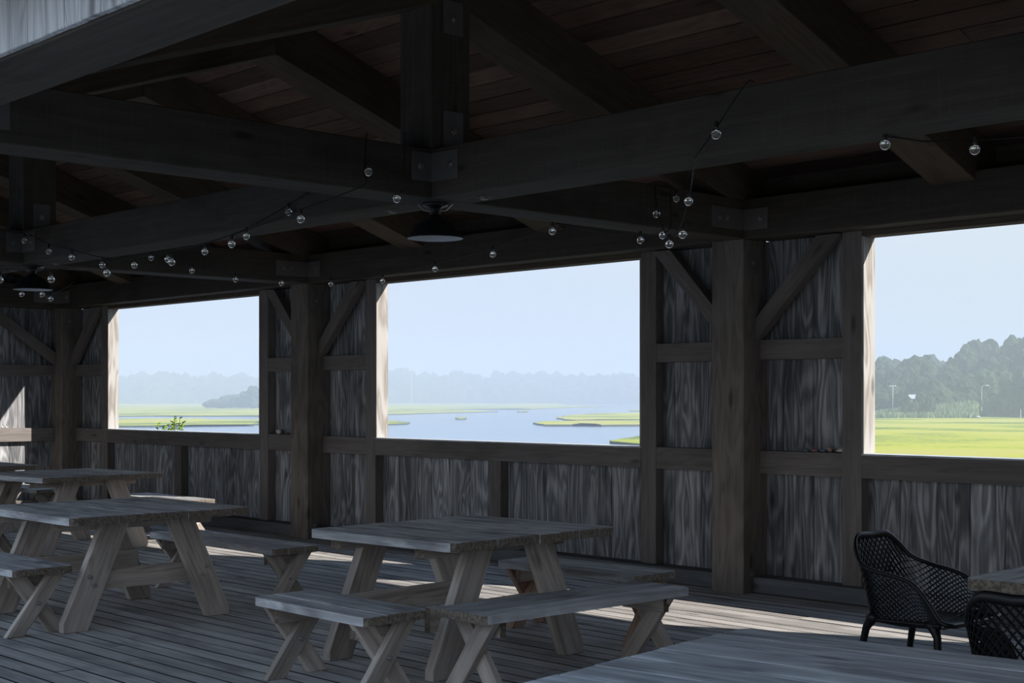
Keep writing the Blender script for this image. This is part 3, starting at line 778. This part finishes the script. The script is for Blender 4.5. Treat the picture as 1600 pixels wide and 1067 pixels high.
def bulb_meshes():
    bm = bmesh.new()
    prof = [(0.0085, 0.0), (0.010, -0.006), (0.017, -0.014), (0.0225, -0.025), (0.0235, -0.033), (0.0205, -0.044), (0.013, -0.052), (0.004, -0.0555), (0.0, -0.0557)]
    add_lathe(bm, prof, 16)
    ri = add_lathe(bm, [(max(r-0.0012, 0.0), z+(0.0 if k == 0 else 0.0004)) for k, (r, z) in enumerate(prof[:-1])]+[(0.0, -0.0545)], 16)
    bmesh.ops.remove_doubles(bm, verts=bm.verts, dist=0.00005)
    bmesh.ops.recalc_face_normals(bm, faces=bm.faces)
    g = bpy.data.meshes.new('globe'); bm.to_mesh(g); bm.free(); g.materials.append(M['glass'])
    for p in g.polygons: p.use_smooth = True
    bm = bmesh.new(); add_cyl(bm, (0, 0, 0.028), (0, 0, 0.022), 0.006, 0.010, 10); add_cyl(bm, (0, 0, 0.022), (0, 0, -0.002), 0.0105, 0.0105, 10)
    s = bpy.data.meshes.new('socket'); bm.to_mesh(s); bm.free(); s.materials.append(M['wire'])
    bm = bmesh.new(); add_cyl(bm, (0, 0, -0.002), (0, 0, -0.018), 0.003, 0.002, 6)
    add_tube(bm, [(-0.008, 0, -0.026), (-0.004, 0, -0.020), (0, 0, -0.027), (0.004, 0, -0.020), (0.008, 0, -0.026)], 0.0008, 4)
    f = bpy.data.meshes.new('filament'); bm.to_mesh(f); bm.free(); f.materials.append(M['bolt'])
    return g, s, f
GL, SO, FI = bulb_meshes()
SLAB = {
 'long_swag': 'string of clear bulbs from the central cross beam to the left edge, nearer swag',
 'second_swag': 'string of clear bulbs along the long beam, thinner and farther of the two left swags',
 'wall_string': 'string of clear bulbs looped along the window wall beam from the third post leftwards',
 'near_hang': 'string of clear bulbs dropping off the right beam before the wall post',
 'beam_loop': 'short black cable hanging down the cross beam beside the wall post, one bulb',
 'right_string': 'two clear bulbs on a cable under the big beam at the upper right',
 'joint_wire': 'black cable down the cross beam beside the central lamp, two clear bulbs',
 'end_string': 'three small clear bulbs just below the far left lamp'}
for k, (wire, bulbs) in STRINGS.items():
    t = empty('string_lights', wire[0], 0, SLAB[k], 'string lights', 'bulb strings under the roof')
    o0 = Vector(wire[0])
    bm = bmesh.new(); add_tube(bm, [p-o0 for p in smooth_path(wire, 5)], 0.0042, 5)
    from_bm('wire', bm, M['wire'], t)
    sp = smooth_path(wire, 8)
    for b_ in bulbs:
        b_ = Vector(b_)
        near = min(sp, key=lambda p: (p-b_).length)
        g = obj_mesh('bulb', GL, t); top = b_+Vector((0, 0, 0.030))
        q = (top-near)
        g.location = top-o0
        g.scale = (1.12, 1.12, 1.12)
        s_ = obj_mesh('socket', SO, g); f_ = obj_mesh('filament', FI, g)
        if q.length > 0.045:
            bm = bmesh.new(); add_tube(bm, [near-o0, lerp(near, top, 0.5)-o0+Vector((0.001, 0, 0)), top-o0+Vector((0, 0, 0.028))], 0.0035, 4); from_bm('lead', bm, M['wire'], t)

# ---------------------------------------------------------------- shells and pebbles on the rails
def pebble(loc, size, mat, label, name='pebble', cat='pebble', seed=0):
    bm = bmesh.new(); bmesh.ops.create_icosphere(bm, subdivisions=2, radius=1.0)
    rnd = random.Random(seed)
    off = Vector((rnd.random()*50, 0, 0))
    for v in bm.verts:
        n = noise.noise(v.co*1.3+off)*0.35+1
        v.co = Vector((v.co.x*size[0]*n, v.co.y*size[1]*n, v.co.z*size[2]*n))
    lo = min(v.co.z for v in bm.verts)
    for v in bm.verts: v.co.z -= lo
    o = from_bm(name, bm, mat, None, True); o.location = loc; tag(o, label, cat, 'finds left on the wall rails'); return o
zr_ = 1.1655
pebble((-6.535, 9.50, zr_), (0.028, 0.02, 0.012), M['bluesh'], 'small blue-grey pebble, leftmost on the rail right of the third post', seed=1)
pebble((-6.455, 9.50, zr_), (0.038, 0.022, 0.014), M['pinksh'], 'small pink shell on the rail right of the third post', 'seashell', 'shell', seed=2)
pebble((-6.375, 9.50, zr_), (0.036, 0.024, 0.013), M['bluesh'], 'dark pebble between the pink shell and the brown stone on the rail', seed=3)
pebble((-6.300, 9.49, zr_), (0.028, 0.024, 0.026), M['pebble'], 'round brown stone on the rail right of the third post', seed=4)
pebble((-6.245, 9.50, zr_), (0.030, 0.022, 0.012), M['steel'], 'flat dark pebble right of the round brown stone', seed=5)
pebble((-6.190, 9.495, zr_), (0.052, 0.03, 0.024), M['shell'], 'large white shell at the right end of the rail', 'seashell', 'shell', seed=6)
pebble((-14.02, 9.50, zr_), (0.05, 0.03, 0.035), M['shell'], 'white shell on the rail left of the second post', 'seashell', 'shell', seed=7)
pebble((-13.85, 9.50, zr_), (0.03, 0.02, 0.015), M['steel'], 'dark pebble on the rail left of the second post', seed=8)
for i, yy in enumerate((8.31, 8.36, 8.41, 8.46, 8.52)):
    pebble((xb+0.06, yy, zr_), (0.018, 0.018, 0.016), M['shell'], 'tiny pale shell in the row on the left end wall rail', 'seashell', 'shell', seed=20+i)

# ---------------------------------------------------------------- water, marsh, trees
MARSH = {
  'w1_near': [(-203.6, 103.8), (-199.5, 111.5), (-200.6, 119.1), (-196.4, 128.1), (-219.7, 144.1), (-220.2, 148.4), (-235.6, 158.7), (-248.8, 150.6), (-262.2, 158.6), (-266.5, 149.0), (-271.7, 138.5)],
  'w1_far': [(-315.8, 156.0), (-312.5, 174.7), (-303.8, 180.4), (-283.4, 198.4), (-579.4, 405.6), (-818.3, 546.1), (-889.3, 527.9), (-946.6, 467.7)],
  'w2_far': [(-288.4, 219.9), (-297.6, 240.0), (-318.2, 276.3), (-332.4, 308.1), (-354.2, 326.2), (-393.7, 338.7), (-411.0, 370.3), (-407.4, 392.1), (-391.0, 382.6), (-431.0, 437.5), (-502.5, 546.2), (-574.7, 594.0), (-769.7, 781.2), (-782.4, 962.6), (-917.2, 1128.5), (-971.0, 985.6), (-953.4, 827.8), (-960.9, 732.5)],
  'islet_a': [(-210.2, 164.0), (-211.6, 169.8), (-197.9, 162.2), (-188.4, 154.3), (-186.3, 148.1), (-187.8, 146.6)],
  'islet_b': [(-233.5, 204.8), (-240.1, 212.3), (-230.3, 205.4), (-220.9, 196.9), (-221.1, 194.1)],
  'islet_c': [(-335.8, 322.9), (-351.0, 339.7), (-333.9, 324.9), (-319.3, 310.2), (-320.8, 308.7)],
  'isl_1': [(-216.0, 219.1), (-199.2, 205.0), (-192.4, 200.7), (-195.2, 209.3), (-189.9, 217.1), (-185.0, 223.5), (-270.3, 326.5), (-272.6, 311.6), (-271.5, 293.8), (-249.4, 259.0), (-224.9, 228.3)],
  'isl_2': [(-172.2, 169.6), (-161.9, 161.3), (-158.6, 164.7), (-167.0, 175.0), (-162.0, 173.7), (-154.0, 166.6), (-151.4, 173.1), (-148.8, 179.7), (-178.4, 215.5), (-180.6, 206.5), (-184.8, 193.7), (-186.5, 185.8)],
  'isl_3': [(-322.6, 362.8), (-310.9, 355.4), (-302.0, 364.7), (-333.1, 402.4), (-339.5, 388.1)],
  'w2_corner': [(-95.1, 104.3), (-91.6, 102.4), (-85.2, 98.8), (-81.1, 96.1), (-75.9, 95.1), (-116.3, 145.8), (-117.7, 139.5), (-106.5, 121.7), (-101.3, 113.1)],
}
bm = bmesh.new()
v = [bm.verts.new(p) for p in ((-1600, -60, -3.0), (400, -60, -3.0), (400, 1500, -3.0), (-1600, 1500, -3.0))]; bm.faces.new(v)
wt = from_bm('water', bm, M['water']); tag(wt, 'pale blue creek water behind the windows', 'water', kind='structure')
def island(name, pts, h, label, seed=0):
    """a raised flat of grass with a ragged muddy edge"""
    rnd = random.Random(seed); n = len(pts); out = []
    for i in range(n):
        a = Vector((*pts[i], 0)); b_ = Vector((*pts[(i+1) % n], 0)); L = (b_-a).length
        m = max(1, min(40, int(L/2.5)))
        nrm = Vector((-(b_-a).y, (b_-a).x, 0)); nrm = nrm/(L+1e-6)
        for k in range(m):
            p = a.lerp(b_, k/m)
            j = noise.noise(Vector((p.x*0.13, p.y*0.13, seed)))*min(2.2, L*0.08) if 0 < k else 0
            out.append(p+nrm*j)
    bm = bmesh.new()
    top = [bm.verts.new((p.x, p.y, -3+h)) for p in out]; bot = [bm.verts.new((p.x, p.y, -3.05)) for p in out]
    f = bm.faces.new(top); f.material_index = 0
    if f.normal.z < 0: f.normal_flip()
    for i in range(len(out)):
        q = bm.faces.new((top[i], top[(i+1) % len(out)], bot[(i+1) % len(out)], bot[i])); q.material_index = 1
    bmesh.ops.triangulate(bm, faces=[f])
    o = from_bm(name, bm, None, None, mats=[M['marsh'], M['mud']])
    return tag(o, label, 'marsh grass', 'marsh flats in the creek', 'stuff')
ILAB = {'w1_near': 'green marsh strip between two creek channels seen through the left window',
 'w1_far': 'pale hazy marsh flat beyond the channel in the left window',
 'w2_far': 'long hazy marsh bank under the far tree line in the middle window',
 'islet_a': 'low grass islet at the left side of the middle window', 'islet_b': 'tiny grass islet alone in open water of the middle window',
 'islet_c': 'faint speck of an islet near the far bank in the middle window',
 'isl_1': 'farther of two long grass islands at the right of the middle window', 'isl_2': 'nearer of two long grass islands at the right of the middle window',
 'isl_3': 'thin distant grass sliver at the right edge of the middle window', 'w2_corner': 'bright green marsh tip at the lower right corner of the middle window'}
for i, (k, pts) in enumerate(MARSH.items()):
    island('marsh_island', pts, 0.25 if k in ('isl_1', 'isl_2', 'w1_near', 'w2_corner') else 0.22, ILAB[k], i+1)
# the broad marsh beyond the right window, a band of ground with two thin creeks
island('marsh_island', [(-60, 60), (60, 60), (150, 330), (-107, 315), (-130, 274), (-149, 276), (-176, 277), (-186, 262), (-168, 248), (-118, 170)], 0.5, 'broad bright green marsh filling the bottom of the right window', 30)
def gully(pts, label):
    o = island('marsh_channel', pts, 0.53, label, 40); o.data.materials[0] = M['mud']; o['category'] = 'creek'; return o
gully([(-158, 247), (-170, 262), (-167, 263.5), (-152, 250)], 'dark thin creek in the far marsh at the left of the right window')
gully([(-139, 212), (-150, 232), (-140, 238), (-137, 237), (-146, 231), (-136, 212)], 'dark creek mouth in the marsh behind the left jamb of the right window')
# ground under and around the pavilion
bm = bmesh.new()
v = [bm.verts.new(p) for p in ((-24, -60, -2.9), (60, -60, -2.9), (60, 30, -2.9), (-24, 30, -2.9))]; bm.faces.new(v)
gr = from_bm('shore_ground', bm, M['shore']); tag(gr, 'grassy shore under the pavilion', 'ground', kind='structure')
for e in POSTS:
    for yy in (2.6, 6.0, 9.3):
        bm = bmesh.new(); add_cyl(bm, (e-PW/2, yy, -3.0), (e-PW/2, yy, -0.30), 0.14, seg=12); from_bm('pile', bm, M['bark'], floor)

# trees
def crown_mesh(name, seed, n, flat=0.8, sub=3):
    rnd = random.Random(seed); bm = bmesh.new()
    for i in range(n):
        a = rnd.uniform(0, 2*math.pi); el_ = rnd.uniform(-0.25, 1.0); rr = rnd.uniform(0.3, 0.62) if i else 0
        c = Vector((math.cos(a)*rr*math.cos(el_), math.sin(a)*rr*math.cos(el_), 0.5+0.48*math.sin(el_)*flat)) if i else Vector((0, 0, 0.48))
        s = rnd.uniform(0.22, 0.40) if i else 0.5
        r = bmesh.ops.create_icosphere(bm, subdivisions=sub, radius=s)['verts']
        o_ = Vector((seed*3.1, i*7.7, 0))
        for v in r:
            d = v.co.normalized()
            k = 1+0.28*noise.noise(d*2.2+o_)+0.20*noise.noise(d*6+o_)+0.14*noise.noise(d*15+o_)
            v.co = Vector((d.x*s*k, d.y*s*k, d.z*s*k*0.85))+c
    me = bpy.data.meshes.new(name); bm.to_mesh(me); bm.free(); me.materials.append(M['tree']); return me
CR = [crown_mesh('crown', s, n, f) for s, n, f in ((1, 12, 1.0), (2, 14, 0.8), (3, 10, 1.15), (4, 16, 0.9))]
CRF = [crown_mesh('crown', s, n, f, 2) for s, n, f in ((11, 7, 1.0), (12, 8, 0.8), (13, 6, 1.1))]
bm = bmesh.new(); add_tube(bm, [(0, 0, -0.2), (0.01, 0, 0.15), (0.0, 0.01, 0.4)], [0.03, 0.024, 0.014], 8)
add_tube(bm, [(0, 0, 0.2), (0.1, 0.02, 0.4)], 0.011, 6); add_tube(bm, [(0, 0, 0.22), (-0.09, -0.04, 0.42)], 0.010, 6)
TR = bpy.data.meshes.new('trunk'); bm.to_mesh(TR); bm.free(); TR.materials.append(M['bark'])
rt = random.Random(11)
def tree(x, y, z, h, w, label, group, near=True):
    t = empty('tree', (x, y, z), rt.uniform(0, 6.28), label, 'tree', group)
    t.scale = (w, w, h)
    obj_mesh('crown', rt.choice(CR if near else CRF), t)
    if near: obj_mesh('trunk', TR, t)
    return t
# rows given as (lateral offset along the view frame, depth, base height, height, width)
FX, FY = -math.sin(YAW), math.cos(YAW); RX, RY = math.cos(YAW), math.sin(YAW)
def at(lat, dep): return (FX*dep+RX*lat, FY*dep+RY*lat)
def prof(tab, x):
    for (x0, y0), (x1, y1) in zip(tab, tab[1:]):
        if x <= x1: return lerp(y0, y1, (x-x0)/(x1-x0))
    return tab[-1][1]
# right window wood: top height of the canopy above the deck, by lateral / depth slope
TOP = [(0.25, 0.018), (0.262, 0.024), (0.275, 0.0285), (0.29, 0.031), (0.298, 0.029), (0.305, 0.021), (0.316, 0.025), (0.325, 0.034), (0.338, 0.038), (0.35, 0.041), (0.37, 0.042), (0.5, 0.045), (0.7, 0.045)]
for r_, (dep, frac) in enumerate(((305, 0.50), (322, 0.75), (342, 1.0), (352, 0.93), (420, 0.62))):
    s = 0.242
    while s < 0.50:
        hh = prof(TOP, s)*dep*frac+1.6+rt.uniform(-0.9, 0.2)
        if r_ == 4: hh = 0.027*dep+1.6+rt.uniform(-1, 0)
        w = rt.uniform(3.6, 6.2)
        x, y = at(s*dep, dep+rt.uniform(-5, 5))
        base = -2.9+(r_*0.5)
        h = max(2.5, hh-base)
        tree(x, y, base, h*0.93, w*1.35, ['hazy low tree at the front of the wood, ', 'hazy middling tree inside the wood, ', 'tall hazy tree on the skyline of the wood, ', 'fainter tall tree behind the wood skyline, ', 'faintest tree at the back of the wood, '][r_]+('left hump in the right window' if s < 0.302 else 'at the dip in the right window' if s < 0.318 else 'right hump in the right window' if s < 0.37 else 'past the right edge'),
             'wood beyond the right window')
        s += w*0.95/dep
# clump on the far shore in the left window
for i in range(26):
    s = rt.uniform(-0.222, -0.155); dep = rt.uniform(575, 640)
    q = (s+0.222)/0.067
    h = 2.6+5.4*min(1, q*1.7)*rt.uniform(0.7, 1.05)
    x, y = at(s*dep, dep); tree(x, y, -3, h, rt.uniform(5, 8), 'hazy tree in the clump on the marsh shore in the left window', 'tree clump in the left window', False)
# far ridge
RT = 0.0192
for r_, dep in enumerate((1130, 1180, 1240)):
    s = -0.34
    while s < 0.30:
        top = 0.0172+0.0022*noise.noise(Vector((s*14, 3.3, 0)))+0.0010*noise.noise(Vector((s*60, 1.3, 0)))
        hh = top*dep*(0.55, 0.85, 1.0)[r_]+1.6+rt.uniform(-1.5, 0.3)
        w = rt.uniform(11, 17); x, y = at(s*dep, dep)
        tree(x, y, -3, hh+3, w*1.25, ('faint tree in the front row of the far ridge', 'faint tree halfway up the far ridge', 'faint tree on the skyline of the far ridge')[r_]+(', left window' if s < -0.17 else ', left half of middle window' if s < 0.0 else ', right half of middle window' if s < 0.1 else ', farther right'), 'far ridge trees', False)
        s += w*0.95/dep
# low rise of ground behind the trees
bm = bmesh.new(); prev = None
for i in range(90):
    s = -0.40+i*0.016; cols = []
    for dep, z in ((1120, -3.1), (1220, 6), (1300, 12+2.5*noise.noise(Vector((s*9, 0, 0))))):
        x, y = at(s*dep, dep); cols.append(bm.verts.new((x, y, z)))
    if prev: 
        for k in range(2): bm.faces.new((prev[k], cols[k], cols[k+1], prev[k+1]))
    prev = cols
tag(from_bm('far_hill', bm, M['hill']), 'hazy wooded ridge on the far side of the creek', 'hill', kind='structure')
bm = bmesh.new(); prev = None
for i in range(50):
    s = 0.225+i*0.012; cols = []
    for dep, z in ((292, -3.05), (300, -2.4), (345, -1.0), (430, 3.0)):
        x, y = at(s*dep, dep); cols.append(bm.verts.new((x, y, z)))
    if prev:
        for k in range(3): bm.faces.new((prev[k], cols[k], cols[k+1], prev[k+1]))
    prev = cols
tag(from_bm('wood_ground', bm, M['hill']), 'dark ground under the wood beyond the right window', 'ground', kind='structure')
# reed bank at the foot of the wood
bm = bmesh.new(); rr_ = random.Random(5)
for i in range(5200):
    s = rr_.uniform(0.245, 0.334); dep = rr_.uniform(284, 298)
    q = (s-0.245)/0.089
    base = -2.9+2.6*q*sstep((dep-284)/14)+0.4
    h = rr_.uniform(0.7, 1.5)*(0.8+0.4*q)*min(1, max(0.15, (0.336-s)/0.006)); w = rr_.uniform(0.10, 0.28)
    x, y = at(s*dep, dep); a = rr_.uniform(0, math.pi); dx, dy = math.cos(a)*w, math.sin(a)*w; ln = rr_.uniform(-0.3, 0.3)
    p = [bm.verts.new(c) for c in ((x-dx, y-dy, base-0.3), (x+dx, y+dy, base-0.3), (x+dx*0.6+ln*0.5, y+dy*0.6, base+h*0.6), (x+ln, y, base+h))]
    bm.faces.new((p[0], p[1], p[2])); bm.faces.new((p[0], p[2], p[3]))
prev = None
for i in range(40):
    s = 0.243+i*0.0024; q = (s-0.245)/0.089; cols = []
    for dep, k in ((283, 0), (290, 0.6), (298, 1.0), (300, 0)):
        x, y = at(s*dep, dep); cols.append(bm.verts.new((x, y, -3.0+k*(0.5+2.4*max(0, q))*min(1, max(0, (0.332-s)/0.006)))))
    if prev:
        for k in range(3): bm.faces.new((prev[k], cols[k], cols[k+1], prev[k+1]))
    prev = cols
tag(from_bm('reed_bed', bm, M['reed']), 'pale green reed bank sloping up at the foot of the wood in the right window', 'reeds', kind='stuff')

# street lamp, utility poles, post, house, rocks, mast
def pole_thing(name, label, cat, px_s, dep, z0, z1, r=0.09):
    x, y = at(px_s*dep, dep)
    t = empty(name, (x, y, z0), 0, label, cat)
    bm = bmesh.new(); add_cyl(bm, (0, 0, 0), (0, 0, z1-z0), r, r*0.75, 10); from_bm('pole', bm, M['pole'], t); return t, z1-z0
t, h = pole_thing('street_lamp', 'thin grey street lamp with a bent arm before the wood in the right window', 'street lamp', 0.3361, 299, -1.2, 4.1)
bm = bmesh.new(); add_tube(bm, [(0, 0, h-0.15), (0.35*RX, 0.35*RY, h+0.15), (1.1*RX, 1.1*RY, h+0.22)], 0.05, 6); from_bm('arm', bm, M['pole'], t)
bm = bmesh.new(); bm_box(bm, (-0.3, -0.14, -0.08), (0.3, 0.14, 0.08)); bmesh.ops.bevel(bm, geom=list(bm.edges), offset=0.04, segments=2, affect='EDGES')
o = from_bm('lamp_head', bm, M['white'], t); o.location = (1.3*RX, 1.3*RY, h+0.18); o.rotation_euler = (0, 0, YAW)
t, h = pole_thing('utility_pole', 'utility pole with a crossarm left of the white house in the right window', 'utility pole', 0.2725, 300, -1.5, 4.4, 0.11)
bm = bmesh.new(); add_cyl(bm, (-0.75*RX, -0.75*RY, h-0.25), (0.75*RX, 0.75*RY, h-0.25), 0.07, seg=6)
for k in (-0.6, 0.0, 0.6): add_cyl(bm, (k*RX, k*RY, h-0.25), (k*RX, k*RY, h+0.0), 0.05, seg=6)
from_bm('crossarm', bm, M['white'], t)
t, h = pole_thing('utility_pole', 'faint utility pole left of the street lamp in the right window', 'utility pole', 0.3272, 299.5, -2.0, 2.9, 0.07)
bm = bmesh.new(); add_cyl(bm, (-0.6*RX, -0.6*RY, h-0.2), (0.6*RX, 0.6*RY, h-0.2), 0.04, seg=6); from_bm('crossarm', bm, M['pole'], t)
t, h = pole_thing('marker_post', 'short white post in the marsh at the right picture edge', 'post', 0.3640, 262, -2.6, -0.5, 0.08)
t, h = pole_thing('radio_mast', 'faint white radio mast above the far ridge in the middle window', 'mast', -0.0718, 1120, -3, 29.5, 0.35)
bm = bmesh.new()
for z in (h-1, h-5):
    for a in range(3): add_cyl(bm, (math.cos(a*2.1)*1.6, math.sin(a*2.1)*1.6, z-1.2), (math.cos(a*2.1)*1.6, math.sin(a*2.1)*1.6, z+1.2), 0.4, seg=6)
from_bm('antenna', bm, M['white'], t)
x, y = at(0.2895*291, 291)
hs_ = empty('house', (x, y, 0.35), YAW, 'small white house half hidden in the trees of the right window', 'house')
bm = bmesh.new(); bm_box(bm, (-1.6, -1.5, -3.0), (1.6, 1.5, 1.15)); from_bm('wall', bm, M['white'], hs_)
bm = bmesh.new(); v = [bm.verts.new(p) for p in ((-1.8, -1.7, 1.1), (1.8, -1.7, 1.1), (1.8, 0, 1.95), (-1.8, 0, 1.95), (-1.8, 1.7, 1.1), (1.8, 1.7, 1.1))]
bm.faces.new((v[0], v[1], v[2], v[3])); bm.faces.new((v[3], v[2], v[5], v[4])); bm.faces.new((v[1], v[5], v[2])); bm.faces.new((v[0], v[3], v[4])); bm.faces.new((v[0], v[4], v[5], v[1]))
from_bm('roof', bm, M['pole'], hs_)
for k in (-1.0, 0.0, 1.0):
    bm = bmesh.new(); bm_box(bm, (k-0.22, -1.54, 0.2), (k+0.22, -1.49, 0.8)); from_bm('window', bm, M['dark'], hs_)
for s, dep, top_, w, lb in ((0.2838, 288, 1.7, 1.5, 'low bush at the left corner of the white house'), (0.2875, 287.5, 0.5, 1.2, 'low bush before the middle of the white house'), (0.2908, 288, 1.5, 0.9, 'narrow bush before the right side of the white house'), (0.2962, 288, 2.2, 1.9, 'bush right of the white house')):
    x, y = at(s*dep, dep); tree(x, y, -2.8, top_+2.8, w*1.35, lb, 'bushes round the white house')
for i, (s, dep, w) in enumerate(((0.3245, 286, 0.9), (0.3290, 285, 0.5), (0.3325, 285, 0.8))):
    x, y = at(s*dep, dep)
    pebble((x, y, -2.6), (w, 0.5, 0.28), M['pole'], ['pale flat rock below the reed bank, leftmost of three', 'small pale rock between two larger ones below the reed bank', 'pale flat rock below the reed bank, rightmost of three'][i], 'rock', 'rock', 60+i)
for o in COL.objects:
    if o.name.startswith('rock'): o['group'] = 'rocks at the marsh edge'
# leafy shrub outside the left window
sb = empty('shrub', (-21.6, 12.45, -2.95), 0, 'sunlit shrub tip with yellow-green leaves outside the left window', 'shrub')
rs = random.Random(9); stems = bmesh.new(); leaves = bmesh.new()
for i in range(16):
    a = rs.uniform(0, 6.28); r_ = rs.uniform(0.02, 0.32); tipz = rs.uniform(3.98, 4.24)-r_*0.2
    tip = Vector((math.cos(a)*r_, math.sin(a)*r_, tipz)); basep = Vector((math.cos(a)*0.08, math.sin(a)*0.08, 0))
    path = smooth_path([basep, basep.lerp(tip, 0.5)+Vector((0.03, 0, 0)), tip], 4)
    add_tube(stems, path, [0.018-0.014*k/(len(path)-1) for k in range(len(path))], 5)
    for k in range(26):
        q = 1-k/26*0.32; p = basep.lerp(tip, q)+Vector((0.03*math.sin(q*3.1), 0, 0))
        b_ = k*2.4+rs.uniform(-0.3, 0.3); d = Vector((math.cos(b_), math.sin(b_), rs.uniform(0.4, 1.2))).normalized()
        L = rs.uniform(0.09, 0.15); side = d.cross(Vector((0, 0, 1))).normalized()*L*0.26
        v = [leaves.verts.new(c) for c in (p, p+d*L*0.5+side, p+d*L+Vector((0, 0, -0.02)), p+d*L*0.5-side)]
        leaves.faces.new(v)
from_bm('stem', stems, M['bark'], sb); o = from_bm('leaf', leaves, M['leafy'], sb); o['kind'] = 'stuff'

# ---------------------------------------------------------------- sea haze over the water and far shore
hz = bpy.data.materials.new('sea_haze'); hz.use_nodes = True; t = hz.node_tree; t.nodes.clear()
o_ = t.nodes.new('ShaderNodeOutputMaterial'); vs = t.nodes.new('ShaderNodeVolumeScatter')
HZC = (0.655, 0.715, 0.81, 1); HZD = 0.0018
vs.inputs['Color'].default_value = HZC; vs.inputs['Density'].default_value = HZD; vs.inputs['Anisotropy'].default_value = 0.0
va = t.nodes.new('ShaderNodeVolumeAbsorption'); va.inputs['Color'].default_value = HZC; va.inputs['Density'].default_value = HZD
ad = t.nodes.new('ShaderNodeAddShader'); t.links.new(vs.outputs[0], ad.inputs[0]); t.links.new(va.outputs[0], ad.inputs[1])
t.links.new(ad.outputs[0], o_.inputs['Volume'])
bm = bmesh.new()
lo, hi = (-1700, 40, -2.99), (600, 1600, 42)
bm_box(bm, lo, hi)
h_ = from_bm('haze', bm, hz); tag(h_, 'thin pale sea haze over the creek and the far shore', 'haze', kind='stuff')
